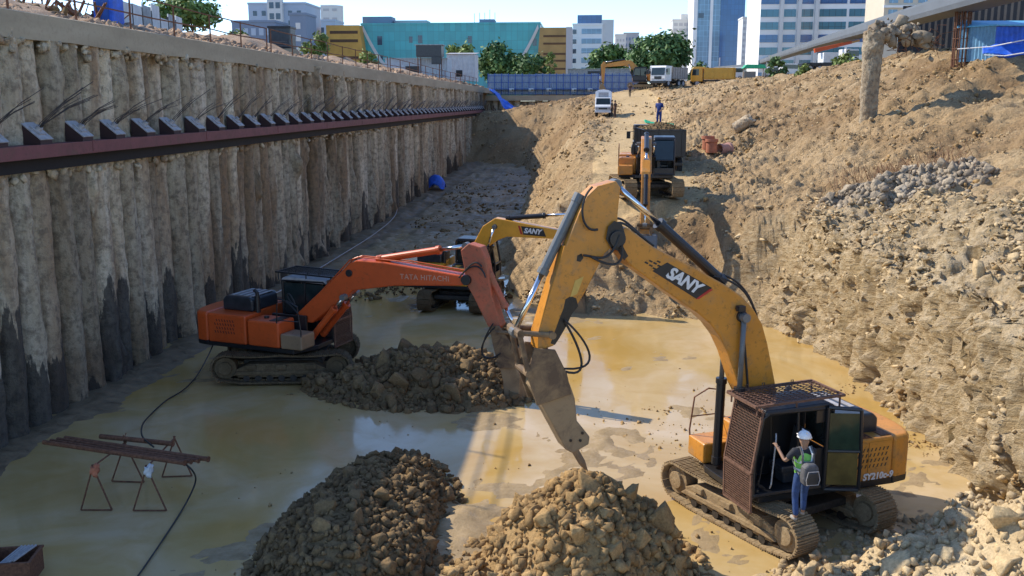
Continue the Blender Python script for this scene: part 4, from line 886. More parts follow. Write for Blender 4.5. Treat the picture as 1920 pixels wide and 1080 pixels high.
# work lamp on the boom
p_ = pa([(1386, 577)])[0]; b = MB(); b.box(p_[0] - .07, p_[0] + .09, .26, .40, p_[1] - .06, p_[1] + .06); b.cyl((p_[0] + .09, .33, p_[1]), (p_[0] + .11, .33, p_[1]), .055, n=12); b.build("work_lamp", M_black, boomA, .012)

# ---- orange excavator on the left
CD = (-10.0, 30.6, 0.05); AD = R(-17); pd = lambda pts, k=1.06, off=-.26: [(s / k, z / k) for s, z in PL(pts, CD, AD, off)]
KD = dict(trackmat=M_trackshade, paint=M_org, k=1.06, guard=1, tankpaint=M_org, boxpaint=paint("beige_box", (.30, .2, .12), amt=.4), cylmat=M_org, louvre=1, stickmat=M_orgdk, roofmat=M_plate, railmat=M_black)
KD['boom'] = pd([(552, 592), (655, 494), (668, 488), (720, 492), (860, 516), (878, 520), (882, 532), (862, 536), (740, 536), (662, 545), (630, 570), (585, 606), (556, 600)])
KD['bosses'] = [(pd([(874, 525)])[0], .15, .3), (pd([(655, 512)])[0], .11, .3)]
KD['bc'] = [(pd([(588, 632)])[0][0], pd([(588, 632)])[0][1]), pd([(648, 556)])[0]]; KD['bcf'] = .72
KD['stick'] = pd([(862, 470), (877, 457), (900, 464), (908, 486), (921, 556), (938, 612), (928, 626), (913, 612), (888, 560), (872, 532), (868, 500)])
KD['sc'] = [pd([(705, 488)])[0], pd([(868, 463)])[0]]; KD['scf'] = .70
KD['kc'] = [pd([(914, 520)])[0], pd([(962, 622)])[0]]; KD['kcf'] = .58; KD['kccyl'] = M_orgdk
KD['links'] = [pd([(964, 624), (928, 622)]), pd([(964, 626), (960, 660)])]
KD['hplate'] = pd([(918, 612), (936, 610), (968, 655), (966, 690), (936, 690), (926, 650)])
KD['hammer'] = pd([(934, 655), (966, 655), (968, 690), (975, 710), (972, 770), (946, 770), (942, 712), (936, 690)])
KD['chisel'] = pd([(959, 765), (959, 792)])
KD['bolts'] = pd([(950, 760), (966, 760), (950, 745)])
q = lambda L_: tuple((p[0], -.3, p[1]) for p in pd(L_))
KD['hoses'] = [q([(930, 612), (900, 640), (890, 680), (935, 668)]), q([(926, 606), (895, 650), (900, 690), (940, 662)]), q([(862, 520), (880, 500), (892, 480), (905, 500)]), q([(868, 514), (885, 492), (905, 494), (912, 520)]), q([(555, 570), (540, 530), (530, 560), (560, 575)]), q([(520, 560), (545, 560), (560, 590), (570, 600)])]
exD = excavator("D", "orange excavator with a worn breaker, beside the pile wall", CD, AD, R(8), KD)
boomD = [c for c in exD.children if c.name.startswith("boom") and not c.name.startswith("boom_c")][0]
a_, b_ = pd([(738, 518), (850, 524)]); c_ = pd([(796, 521)])[0]
M_tl = plain("faded_lettering", (.55, .27, .18), .6, 0, .3, 20)
place_text("TATA HITACHI", .215, (c_[0], -.257, c_[1]), (b_[0] - a_[0], 0, b_[1] - a_[1]), (0, -1, 0), M_tl, boomD, fat=.003, space=1.12)
# yellow oil line along the boom top and return pipes
b = MB()
for o_ in (-.12, .12): b.tube([(p[0], o_, p[1] + .05) for p in pd([(590, 560), (652, 492), (668, 486), (760, 496), (862, 514)])], .022, 6)
b.build("pipe", M_org, boomD)
# ---- yellow excavator behind it
CB = (-5.6, 41.9, 0.0); AB = R(-9); pb = lambda pts: PL(pts, CB, AB, -.26)
KB = dict(trackmat=M_trackshade, paint=M_yel2, guard=0, lod=0)
KB['boom'] = pb([(872, 486), (905, 424), (928, 409), (945, 412), (1060, 434), (1076, 440), (1076, 450), (1055, 449), (950, 444), (930, 452), (905, 470), (886, 492)])
KB['bosses'] = [(pb([(1072, 444)])[0], .15, .3), (pb([(928, 425)])[0], .11, .3)]
KB['bc'] = [pb([(900, 510)])[0], pb([(928, 425)])[0]]
KB['stick'] = pb([(1066, 408), (1078, 400), (1088, 412), (1092, 450), (1080, 560), (1070, 566), (1066, 560), (1064, 452)])
KB['sc'] = [pb([(950, 410)])[0], pb([(1078, 402)])[0]]; KB['scf'] = .55
KB['kc'] = [pb([(1088, 430)])[0], pb([(1094, 545)])[0]]
KB['links'] = [pb([(1094, 548), (1076, 545)]), pb([(1094, 548), (1086, 575)])]
KB['bucket'] = pb([(1066, 562), (1090, 556), (1100, 585), (1085, 606), (1062, 606), (1058, 600)])
KB['hoses'] = []
exB = excavator("B", "yellow excavator behind the orange one, boom held level", CB, AB, R(82), KB)
boomB = [c for c in exB.children if c.name.startswith("boom") and not c.name.startswith("boom_c")][0]
on_side(exB, pb([(977, 424), (1018, 429), (1024, 444), (981, 440)]), -.251, "badge", M_badge, boomB); on_side(exB, pb([(971, 423), (975, 424), (980, 440), (976, 439)]), -.251, "badge_bar", M_badger, boomB)
a_, b_ = pb([(978, 432), (1016, 436)]); c_ = pb([(998, 434)])[0]
place_text("SANY", .30, (c_[0], -.258, c_[1]), (b_[0] - a_[0], 0, b_[1] - a_[1]), (0, -1, 0), M_white, boomB, shear=.25, fat=.014)
# ---- excavator on the ramp facing the camera
zc = tz(2.8, 48.7); CC = (2.8, 48.7, zc); AC = R(-93)
KC = dict(paint=M_yel, tankpaint=M_yel, boxpaint=M_yel, lod=0, guard=0)
KC['boom'] = [(-.02, 2.05), (1.0, 2.75), (1.9, 3.02), (2.8, 2.92), (5.6, 1.6), (5.75, 1.35), (5.55, 1.1), (2.8, 2.25), (2.0, 2.35), (1.4, 2.2), (.42, 1.8), (.1, 1.8)]
KC['bosses'] = [((5.6, 1.35), .15, .28), ((2.0, 2.65), .11, .3)]
KC['bc'] = [(1.25, 1.3), (2.0, 2.65)]
KC['stick'] = [(5.05, 1.95), (5.3, 2.1), (5.85, 1.6), (6.2, .9), (6.95, -1.05), (6.8, -1.15), (6.6, -1.05), (5.5, .9)]
KC['sc'] = [(2.4, 3.1), (5.15, 2.05)]; KC['kc'] = [(6.1, 1.4), (7.15, -.6)]; KC['links'] = [((7.15, -.6), (6.85, -.75)), ((7.15, -.6), (7.15, -1.1))]
KC['bucket'] = [(6.8, -1.05), (7.25, -1.1), (7.5, -1.65), (7.25, -2.1), (6.75, -2.25), (6.55, -2.15)]; KC['bucketmat'] = M_greycyl
exC = excavator("C", "yellow excavator on the ramp, facing the camera before a loaded truck", CC, AC, R(-80), KC)
# ---- far excavator on the ramp top
W_ = W(1205, 165, 138); zE = tz(W_[0], W_[1]); CE = (W_[0], W_[1], zE); AE = R(180)
KE = dict(paint=M_yel, lod=1)
KE['boom'] = [(-.02, 2.05), (1.0, 3.3), (1.7, 3.9), (2.6, 3.9), (5.4, 3.4), (5.6, 3.2), (5.4, 3.0), (2.6, 3.2), (1.9, 3.0), (.42, 1.8)]
KE['bosses'] = []; KE['bc'] = [(1.25, 1.3), (2.0, 3.3)]; KE['stick'] = [(5.2, 3.6), (5.5, 3.8), (5.85, 3.3), (5.7, .7), (5.4, .7), (5.25, 2.8)]
KE['sc'] = [(2.6, 4.0), (5.3, 3.7)]; KE['kc'] = [(5.8, 3.0), (6.0, 1.1)]; KE['links'] = [((6.0, 1.1), (5.6, .9)), ((6.0, 1.1), (5.9, .7))]
KE['bucket'] = [(5.5, .75), (5.9, .6), (6.05, .1), (5.7, -.3), (5.2, -.3), (5.05, -.15)]
exE = excavator("E", "far yellow excavator digging by the blue fence at the ramp top", CE, AE, R(176), KE)
# ================================================================== VEHICLES
def wheel(parent, x, y, r, wd=.26, rim=None):
    b = MB(); b.cyl((x, y - wd / 2, r), (x, y + wd / 2, r), r, n=20); t = b.build("wheel", M_tyre, parent, .03)
    b = MB(); b.cyl((x, y - wd / 2 - .012, r), (x, y + wd / 2 + .012, r), r * .55, n=14); b.build("rim", rim or M_plate, t, .01); return t
def tipper(label, p, rz, cabm, bedm, load=False, group="tipper trucks along the ramp", L=6.8, tarp=False):
    t = thing("tipper_truck", label, "truck", p, rz, group)          # faces +x
    b = MB(); b.box(-L / 2 + .3, L / 2 - .4, -.42, .42, .75, .98); b.box(-L / 2 + .4, -L / 2 + .6, -1.1, 1.1, .55, .75); b.build("chassis", M_black, t, .02)
    xc = L / 2
    b = MB(); b.prism([(xc - 1.6, .75), (xc, .75), (xc + .02, 1.5), (xc - .12, 2.55), (xc - .3, 2.75), (xc - 1.6, 2.75)], -1.15, 1.15, 'y'); cb_ = b.build("cab", cabm, t, .06, seg=3)
    b = MB(); b.prism([(xc + .022, 1.55), (xc + .05, 1.55), (xc - .08, 2.5), (xc - .108, 2.5)], -1.0, 1.0, 'y'); b.build("windscreen", M_glass, cb_)
    for s in (-1, 1): b = MB(); b.prism([(xc - 1.1, 1.6), (xc - .15, 1.6), (xc - .25, 2.45), (xc - 1.1, 2.45)], *((1.151, 1.16) if s > 0 else (-1.16, -1.151))); b.build("window", M_glass, cb_)
    for s in (-1, 1): b = MB(); b.box(xc + .01, xc + .05, s * .8 - .16, s * .8 + .16, .95, 1.15); b.build("headlight", M_plate, t, .02)
    b = MB(); b.box(xc - .1, xc + .1, -1.2, 1.2, .5, .82); b.build("bumper", M_black, t, .03)
    b = MB(); b.box(xc + .005, xc + .04, -.55, .55, 1.0, 1.4); b.build("grille", M_black, cb_)
    for s in (-1, 1): b = MB(); b.tube([(xc - .15, s * 1.15, 2.3), (xc + .1, s * 1.4, 2.25)], .02); b.box(xc + .04, xc + .1, s * 1.4 - .12, s * 1.4 + .12, 1.85, 2.3); b.build("mirror", M_black, cb_)
    xb0, xb1 = -L / 2, xc - 1.85; b = MB()
    prof = [(xb0, 1.1), (xb1, 1.1), (xb1 + .1, 2.6), (xb0 - .1, 2.6)]
    for s in (-1, 1): b.prism(prof, *((1.1, 1.17) if s > 0 else (-1.17, -1.1)))
    b.box(xb0, xb1, -1.1, 1.1, 1.05, 1.14); b.box(xb1, xb1 + .07, -1.17, 1.17, 1.1, 2.75); b.box(xb0 - .08, xb0 - .01, -1.17, 1.17, 1.1, 2.6)
    for i in range(7):
        x = xb0 + .1 + i * (xb1 - xb0 - .2) / 6
        for s in (-1, 1): b.box(x - .05, x + .05, *((1.17, 1.23) if s > 0 else (-1.23, -1.17)), 1.1, 2.6)
    for i in range(4): b.box(xb0 - .13, xb0 - .08, -1.05 + i * .66, -.95 + i * .66, 1.1, 2.6)
    b.box(xb0 - .13, xb0 - .08, -1.17, 1.17, 2.5, 2.62); bd = b.build("tipper_bed", bedm, t, .012)
    for x in (xc - .9, -L / 2 + 1.0, -L / 2 + 2.15):
        for s in (-1, 1): wheel(t, x, s * .98, .5, .3)
    if load:
        m = 26; U, T_ = np.meshgrid(np.linspace(xb0 + .05, xb1 - .05, m), np.linspace(-1.08, 1.08, m)); U = U.ravel(); T_ = T_.ravel()
        Z = 2.45 + .45 * np.clip(1 - ((U - (xb0 + xb1) / 2) / 2.6) ** 2, 0, 1) * np.clip(1 - (T_ / 1.3) ** 2, 0, 1) + .1 * fbm(np.c_[U * 2, T_ * 2, U * 0], 4, 7)
        ix = (np.arange(m - 1)[:, None] * m + np.arange(m - 1)[None]).ravel(); lo = tag(link("soil_load", np_mesh("soil_load", np.c_[U, T_, Z], np.c_[ix, ix + 1, ix + m + 1, ix + m], M_rockd, True), None, p, (0, 0, rz)), "heap of brown soil filling the truck bed behind the ramp excavator", "soil load")
        v, f = scatter(np.c_[U, T_, Z], np.random.default_rng(3).uniform(.03, .14, len(U)), RB1, (.5, .9), seed=8); link("clods", np_mesh("clods", v, f, M_rockd), lo)["kind"] = "stuff"
    return t
# loaded truck behind the ramp excavator, tail towards the camera
p_ = W(1238, 300, 55.6); zt_ = tz(p_[0], p_[1]); TR = (p_[0], p_[1] + 3.0, zt_ - .12)
tipper("dump truck loaded with soil behind the ramp excavator", TR, R(93), M_black, M_black, True)
def cloth(name, label, cat, pts, nu, nv, mat, seed, amp=.08, fr=1.5, thick=.02):
    """draped sheet over a quad of corner points (p00,p10,p11,p01)"""
    a, b_, c, d = [np.array(q, float) for q in pts]; U, T_ = np.meshgrid(np.linspace(0, 1, nu), np.linspace(0, 1, nv)); U = U.ravel()[:, None]; T_ = T_.ravel()[:, None]
    P = a * (1 - U) * (1 - T_) + b_ * U * (1 - T_) + c * U * T_ + d * (1 - U) * T_
    n = np.cross(b_ - a, d - a); n /= np.linalg.norm(n); P = P + n * (fbm(P * fr, 4, seed) * amp)[:, None]
    ix = (np.arange(nv - 1)[:, None] * nu + np.arange(nu - 1)[None]).ravel()
    o = tag(link(name, np_mesh(name, P, np.c_[ix, ix + 1, ix + nu + 1, ix + nu], mat, True)), label, cat); m = o.modifiers.new("solid", 'SOLIDIFY'); m.thickness = thick; return o
tx, ty, tz0 = TR
cloth("green_tarp", "bright green net cover lying on the soil at the back of the loaded truck", "tarpaulin", [(tx - .55, ty + 1.3, tz0 + 2.85), (tx + 1.15, ty + 1.2, tz0 + 2.72), (tx + 1.1, ty + 2.3, tz0 + 2.78), (tx - .7, ty + 2.4, tz0 + 3.0)], 24, 16, M_green, 5, .10, 2)
# white mini truck on the ramp, front to the camera
p_ = W(1131, 223, 100); zt_ = tz(p_[0], p_[1])
t = thing("mini_truck", "white box truck driving down the haul road with its high box", "truck", (p_[0], p_[1], zt_), R(-92))
b = MB(); b.prism([(.3, .45), (2.0, .45), (2.05, 1.0), (1.75, 1.2), (1.35, 1.85), (.3, 1.9)], -.8, .8, 'y'); cb_ = b.build("cab", M_white, t, .05, seg=3)
b = MB(); b.add([(1.76, -.7, 1.215), (1.76, .7, 1.215), (1.38, .66, 1.82), (1.38, -.66, 1.82)], [(0, 1, 2, 3)]); b.build("windscreen", M_glass, cb_)
b = MB(); b.box(2.03, 2.07, -.45, .45, .72, .9); b.build("grille", M_black, cb_)
for s in (-1, 1): b = MB(); b.box(2.02, 2.075, s * .62 - .12, s * .62 + .12, .72, .9); b.build("headlight", M_plate, cb_)
b = MB(); b.box(1.98, 2.12, -.82, .82, .4, .58); b.build("bumper", M_white, t, .03)
b = MB(); b.prism([(-.82, .75), (.82, .75), (.82, 2.45), (.5, 2.62), (0, 2.7), (-.5, 2.62), (-.82, 2.45)], -2.4, .28, 'x'); bx = b.build("box_body", M_whitec, t, .03)
b = MB(); b.box(.281, .30, -.5, .5, 1.95, 2.4); b.build("front_panel", M_plate, bx)
b = MB(); b.box(-2.3, 1.7, -.35, .35, .4, .7); b.build("chassis", M_black, t)
for x in (1.35, -1.5):
    for s in (-1, 1): wheel(t, x, s * .68, .33, .2)
# tippers on the skyline
for px, py, Y, rz, cm, bm_, lab in ((1254, 163, 134, R(235), M_white, plain("tipper_grey", (.28, .26, .24), .6, 0, .3, 5), "white cab tipper with grey weathered bed beside the far excavator"), (1336, 160, 140, R(166), M_yel2, paint("tipper_yellow", (.70, .36, .03), amt=.28), "bright yellow tipper truck on the skyline of the bank")):
    p_ = W(px, py, Y); tipper(lab, (p_[0], p_[1], tz(p_[0], p_[1]) - .1), rz, cm, bm_, L=5.8)
p_ = W(1243, 158, 146); tipper("white tipper truck half hidden behind the far excavator", (p_[0], p_[1], tz(p_[0], p_[1])), R(-110), M_white, M_plate, L=6.2)
def van(label, px, py, Y, rz, group, mat=M_white):
    p_ = W(px, py, Y); t = thing("van", label, "van", (p_[0], p_[1], tz(p_[0], p_[1])), rz, group)
    b = MB(); b.prism([(-1.9, .35), (1.9, .35), (1.92, .9), (1.6, 1.05), (1.1, 1.8), (-1.85, 1.85)], -.8, .8, 'y'); bd = b.build("body", mat, t, .06, seg=3)
    for s in (-1, 1): b = MB(); b.prism([(-1.6, 1.1), (1.2, 1.1), (.95, 1.65), (-1.6, 1.68)], *((.801, .81) if s > 0 else (-.81, -.801))); b.build("window", M_glass, bd)
    b = MB(); b.add([(1.62, -.68, 1.1), (1.62, .68, 1.1), (1.16, .64, 1.74), (1.16, -.64, 1.74)], [(0, 1, 2, 3)]); b.build("windscreen", M_glass, bd)
    for x in (1.2, -1.2):
        for s in (-1, 1): wheel(t, x, s * .7, .31, .2)
van("white van parked left of the pair on the bank skyline", 1453, 148, 150, R(170), "vans parked along the bank top"); van("white van parked right of the pair on the bank skyline", 1486, 147, 146, R(10), "vans parked along the bank top")
van("small white van parked below the green stall", 1374, 150, 150, R(160), "vans parked along the bank top")
# truck crane with an orange boom under the viaduct
p_ = W(1550, 137, 112); t = thing("truck_crane", "white truck crane with a folded orange boom under the viaduct", "crane", (p_[0], p_[1], tz(p_[0], p_[1])), R(8))
b = MB(); b.box(-3, 3, -1.0, 1.0, .7, 1.1); b.build("chassis", M_black, t, .03)
b = MB(); b.box(1.6, 3.1, -1.05, 1.05, 1.0, 2.6); b.build("cab", M_white, t, .1)
b = MB(); b.box(1.9, 3.105, -1.06, 1.06, 1.8, 2.4); b.build("window", M_glass, t)
b = MB(); b.box(-.8, .9, -.9, .9, 1.1, 2.2); b.build("turret", M_white, t, .08)
b = MB(); b.prism([(-1.5, 2.2), (2.6, 3.2), (2.55, 3.5), (-1.6, 2.65)], -.2, .2, 'y'); bo = b.build("boom", M_org, t, .03)
b = MB(); b.prism([(2.6, 3.22), (3.5, 3.45), (3.46, 3.66), (2.55, 3.45)], -.12, .16, 'y'); b.build("boom_extension", M_yel, bo, .02)
for x in (-2.3, -1.2, 2.2):
    for s in (-1, 1): wheel(t, x, s * .9, .48, .3)
# stall with a green canopy
p_ = W(1412, 152, 148); zt_ = tz(p_[0], p_[1]); t = thing("market_stall", "open stall with a bright green canopy on the bank top", "stall", (p_[0], p_[1], zt_))
b = MB(); b.prism([(-1.7, 1.75), (1.7, 1.75), (1.3, 2.25), (-1.2, 2.3)], -1.2, 1.2, 'y'); b.build("canopy", M_green, t, .03)
b = MB(); b.box(-1.5, .2, -1, 1, 0, 1.3); b.build("counter", plain("stall_grey", (.2, .19, .17), .8), t, .02)
for x in (-1.6, 1.6):
    for y in (-1.1, 1.1): b = MB(); b.cyl((x, y, -.2), (x, y, 1.8), .04, n=6); b.build("post", M_rust, t)

# ================================================================== SITE STRUCTURES ON THE FAR SIDE
def corr(name, mat, p0, p1, z0, z1, parent=None, pitch=.22, dep=.035):
    """corrugated sheet standing between two plan points"""
    p0 = Vector((*p0, 0)); p1 = Vector((*p1, 0)); d = p1 - p0; L = d.length; d.normalize(); n = Vector((-d.y, d.x, 0)); k = int(L / pitch * 2); b = MB(); vs = []
    for i in range(k + 1):
        q = p0 + d * (L * i / k) + n * (dep if i % 2 else -dep); vs += [(q.x, q.y, z0), (q.x, q.y, z1)]
    b.add(vs, [(2 * i, 2 * i + 2, 2 * i + 3, 2 * i + 1) for i in range(k)]); o = b.build(name, mat, parent); m = o.modifiers.new("solid", 'SOLIDIFY'); m.thickness = .02; return o
M_fence = plain("blue_grey_fence", (.21, .285, .39), .5, .1, .15, 2); M_fencel = plain("pale_fence_sign", (.62, .66, .70), .5)
xa, xb = W(915, 160, 152)[0], W(1200, 160, 152)[0]; zb_, zt_ = 9.95, 9 + 49 / F * 152
fe = thing("site_fence", "long blue grey corrugated sheet fence along the far end of the pit", "fence", (xa, 152, zb_)); n_ = 22
for i in range(n_):
    x = (xb - xa) * i / n_; w_ = (xb - xa) / n_; dz = rp.uniform(-.05, .08) ; corr("panel", M_fence, (x + .03, 0), (x + w_ - .03, rp.uniform(-.02, .02)), .1, zt_ - zb_ + dz, fe, .3)
    b = MB(); b.box(x - .05, x + .05, -.1, -.03, 0, zt_ - zb_ + .12); b.build("post", M_blued, fe)
b = MB()
for z in (.9, 1.9, 2.9): b.box(0, xb - xa, -.12, -.07, z, z + .07)
b.build("rail", M_blued, fe)
for i in (2.4, 4.6, 6.6, 9.4, 11.2): 
    x = (xb - xa) * i / 17; b = MB(); b.box(x, x + .75, -.16, -.13, .55, 1.05); b.build("notice", M_fencel, fe); b = MB(); b.box(x + .4, x + .66, -.175, -.165, .65, .88); b.build("notice_mark", M_black, fe)
def hut(label, px0, px1, pyt, pyb, Y, dep, wallm, roofm, slope=.35, name="shed", cat="shed", door=False):
    x0, x1 = W(px0, 100, Y)[0], W(px1, 100, Y)[0]; zt = W(px0, pyt, Y)[2]; zb = W(px0, pyb, Y)[2]; h = zt - zb
    t = thing(name, label, cat, ((x0 + x1) / 2, Y, zb)); hw = (x1 - x0) / 2
    corr("wall", wallm, (-hw, 0), (hw, 0), 0, h - slope, t); corr("wall", wallm, (-hw, dep), (-hw, 0), 0, h - slope, t); corr("wall", wallm, (hw, 0), (hw, dep), 0, h - slope, t)
    b = MB(); b.prism([(-.25, h - slope), (dep + .2, h), (dep + .2, h + .05), (-.25, h - slope + .05)], -hw - .2, hw + .2, 'x'); b.build("roof", roofm, t)
    b = MB(); b.box(-hw * .35, hw * .1, -.06, -.04, .6, min(1.5, h * .7)); b.build("window", M_black, t); return t
M_tin = plain("tin_sheet", (.40, .45, .50), .45, .2, .15, 2); M_tind = plain("old_tin", (.30, .32, .33), .6, .2, .3, 3); M_tinw = plain("pale_sheet", (.55, .56, .56), .6, 0, .15, 2)
hut("pale tin site shed at the far end of the wall top", 838, 890, 97, 152, 138, 4, M_tinw, M_plate); hut("low grey blue tin sheds along the far wall top", 722, 838, 107, 146, 128, 4, M_tin, M_tin, .2)
hut("wide low shed with a flat green roof behind the blue fence", 1065, 1182, 126, 150, 170, 9, M_tind, plain("pale_green_roof", (.38, .47, .40), .6), .3)
p_ = W(806, 108, 127); t = thing("water_tank", "black box tank on a steel frame among the tin sheds", "tank", (p_[0], p_[1], p_[2])); b = MB(); b.box(-1.6, 1.7, -1.2, 1.2, .05, 1.55); b.box(.4, 1.7, -1.25, -1.2, -.9, .05); b.build("tank", M_hood, t, .08)
b = MB(); b.box(-1.8, 1.9, -1.3, 1.3, 1.5, 1.6); b.build("lid", M_tind, t, .02)
for s in (-1.4, 1.4):
    for y in (-1, 1): b = MB(); b.cyl((s, y, -3.2), (s, y, .05), .06, n=6); b.build("leg", M_rust, t)
p_ = W(530, 92, 62); t = thing("water_tank", "black square tank behind the railing in the middle of the wall top", "tank", (p_[0], p_[1], p_[2] - .2)); b = MB(); b.box(-.72, .72, -.6, .6, .2, 1.55); b.build("tank", M_hood, t, .08)
b = MB(); b.box(-.76, .76, -.64, .64, 1.45, 1.6); b.build("lid", M_black, t, .03)
for i in range(3): b = MB(); b.box(-.5, .5, -.612, -.6, .35 + i * .13, .40 + i * .13); b.build("louvre", M_pack, t)
b = MB(); b.box(-.8, .8, -.7, .7, -1.5, .2); b.build("plinth", M_cap, t)
# grey sheet fence, blue booth and dark scrap at the top left
p0, p1 = W(212, 88, 46), W(345, 92, 62); t = thing("sheet_fence", "weathered grey tin fence behind the railing at the upper left", "fence", (p0[0], p0[1], p0[2]))
d = (p1 - p0); L_ = float(np.hypot(d[0], d[1]))
for i in range(8):
    a0 = d[:2] * i / 8; a1 = d[:2] * (i + .94) / 8; corr("panel", M_tinw if i % 3 else M_tind, a0, a1, -.3, 2.5 + rp.uniform(-.3, .3), t, .2)
    b = MB(); b.box(a0[0] - .06, a0[0] + .06, a0[1] - .1, a0[1] - .04, -.3, 2.4); b.build("post", M_black, t)
p_ = W(206, 46, 40); t = thing("booth", "blue plastic booth behind the railing at the upper left", "booth", (p_[0], p_[1], p_[2] - .1)); b = MB(); b.box(-.42, .42, -.5, .5, 0, 2.1); bo = b.build("wall", M_blue, t, .05); b = MB(); b.box(-.3, .25, -.515, -.5, .1, 1.8); b.build("door", M_blued, bo); b = MB(); b.prism([(-.5, 2.1), (.5, 2.1), (0, 2.4)], -.55, .55, 'y'); b.build("roof", M_blued, t)
for i, (px, py, Y, lab) in enumerate(((30, 22, 34, "dark twisted scrap heap at the left edge of the wall top"), (95, 30, 37, "dark scrap heap beside the first railing frame"), (160, 40, 40, "dark scrap heap left of the blue booth"))):
    p_ = W(px, py, Y); t = thing("scrap_heap", lab, "scrap", (p_[0], p_[1], p_[2] - .5), 0, "scrap heaps behind the railing")
    b = MB()
    for k in range(26):
        a = Vector((rp.uniform(-1.2, 1.2), rp.uniform(-.7, .7), rp.uniform(0, .4))); e = a + Vector((rp.uniform(-1, 1), rp.uniform(-.6, .6), rp.uniform(.1, 1.1))); b.cyl(a, e, rp.uniform(.02, .06), n=5)
    b.build("scrap_bars", M_rust, t)["kind"] = "stuff"; v, f = scatter(np.random.default_rng(i).uniform((-1.4, -.8, -.2), (1.4, .8, .7), (40, 3)), np.full(40, .28), RB2, seed=i); link("debris", np_mesh("debris", v, f, M_rockd), t)["kind"] = "stuff"
# blue tarp running down the far corner, frame below it
c0 = W(918, 168, 134); c1 = W(932, 170, 138)
o = cloth("blue_tarpaulin", "long blue tarpaulin slung down the far corner of the pit", "tarpaulin", [W(916, 168, 133), W(926, 167, 138), W(972, 205, 138), W(958, 211, 131)], 30, 14, M_blue, 9, .35, .6)
t = thing("scaffold", "leaning poles under the slung blue tarpaulin in the far corner", "scaffold", W(940, 215, 133))
for k in range(8): b = MB(); x = -2 + k * .5; b.tube([(x, rp.uniform(-.5, .5), -.9), (x + rp.uniform(-1, 1), 0, 1.3 - .1 * k)], .06, 5); b.build("pole", M_rust, t)
p_ = W(818, 358, 92); t = cloth("blue_sheet", "crumpled blue plastic sheet over a heap at the foot of the pile wall", "plastic sheet", [(p_[0] - .9, p_[1] - .9, .8), (p_[0] + .9, p_[1] - .9, .8), (p_[0] + .9, p_[1] + .9, .8), (p_[0] - .9, p_[1] + .9, .8)], 30, 30, M_blue, 12, .08, 2)
me = t.data; co = np.empty(len(me.vertices) * 3, np.float32); me.vertices.foreach_get("co", co); co = co.reshape(-1, 3); rr = np.hypot(co[:, 0] - p_[0], co[:, 1] - p_[1]); co[:, 2] += 1.25 * np.clip(1 - (rr / 1.05) ** 2.6, 0, 1); me.vertices.foreach_set("co", co.ravel()); me.update()
# terracotta pipes lying on the ramp edge
for px, py, Y, kind, lab in ((1327, 277, 60, 0, "orange clay pipe standing left in the row at the ramp edge"), (1334, 278, 59.6, 0, "red clay pipe standing in the middle of the row at the ramp edge"), (1349, 273, 60, 1, "pink grey clay pipe lying on its side at the ramp edge")):
    p_ = W(px, py, Y); z = tz(p_[0], p_[1]); t = thing("clay_pipe", lab, "pipe", (p_[0], p_[1], z + (.05 if not kind else .3)), R(35), "clay pipes at the ramp edge")
    b = MB(); n = 20; ax = (lambda r, a, h: (r * math.cos(a), r * math.sin(a), h)) if not kind else (lambda r, a, h: (h, r * math.cos(a), r * math.sin(a)))
    vs = []; prof = [(.34, 0), (.34, .62), (.40, .64), (.40, .82), (.32, .82), (.30, .6), (.28, 0)]
    for r_i, h_i in prof: vs += [ax(r_i, 2 * math.pi * k / n, h_i) for k in range(n)]
    b.add(vs, [(i * n + k, i * n + (k + 1) % n, ((i + 1) % len(prof)) * n + (k + 1) % n, ((i + 1) % len(prof)) * n + k) for i in range(len(prof)) for k in range(n)])
    b.build("pipe_wall", M_terra if not kind else plain("pinkish_clay", (.42, .22, .17), .75), t, smooth=False)
# broken concrete pile standing out of the bank with its knocked off head
def broken_pile(label, P, hgt, rad, seed, lean=(0, 0)):
    me = pile_mesh(seed, rad, 0, hgt); nv = 88; nu = 40; r = np.random.default_rng(seed); th = np.linspace(0, 2 * math.pi, nu, endpoint=False); zz = np.linspace(0, hgt, nv); T_, Z = np.meshgrid(th, zz); T_ = T_.ravel(); Z = Z.ravel(); Q_ = np.c_[np.cos(T_), np.sin(T_), Z]
    k = 1 + .06 * fbm(Q_ * 1.2 + seed, 4, seed) + .05 * fbm(Q_ * 5, 3, seed) - .12 * np.clip(1 - Z / hgt, 0, 1) + np.clip((Z - hgt * .55) / hgt, 0, 1) * (.5 * fbm(Q_ * 2.1 + seed, 4, seed + 1) + .1); k = k * np.where(Z > hgt * .97, .55, 1)
    V_ = np.c_[k * rad * Q_[:, 0] + lean[0] * Z, k * rad * Q_[:, 1] + lean[1] * Z, Z + .25 * fbm(Q_ * 1.5, 3, seed) * (Z / hgt) ** 4]
    F_ = [(i * nu + j, i * nu + (j + 1) % nu, (i + 1) * nu + (j + 1) % nu, (i + 1) * nu + j) for i in range(nv - 1) for j in range(nu)]
    me = np_mesh("broken_pile", V_, F_, M_pile, True); b = bmesh.new(); b.from_mesh(me); b.verts.ensure_lookup_table(); b.faces.new([b.verts[(nv - 1) * nu + j] for j in range(nu)]); b.to_mesh(me); b.free()
    return tag(link("broken_pile", me, None, P), label, "concrete pile")
p_ = W(1628, 215, 56); broken_pile("broken concrete pile standing upright out of the right bank", (p_[0], p_[1], p_[2] - .6), 5.2, .52, 61)
rq = np.random.default_rng(2); pts_ = []; ss_ = []
for i in range(170):
    u = rq.uniform(0, 1); pts_.append(W(1640 + u * 112 + rq.normal() * 4, 66 + 26 * u ** 2 - 12 * math.sin(u * 3) + rq.normal() * 9, 57 + rq.uniform(-.7, .9))); ss_.append(.1 + .5 * rq.uniform() ** 2.5)
v, f = scatter(np.array(pts_), ss_, RB2, (.5, .95), seed=71)
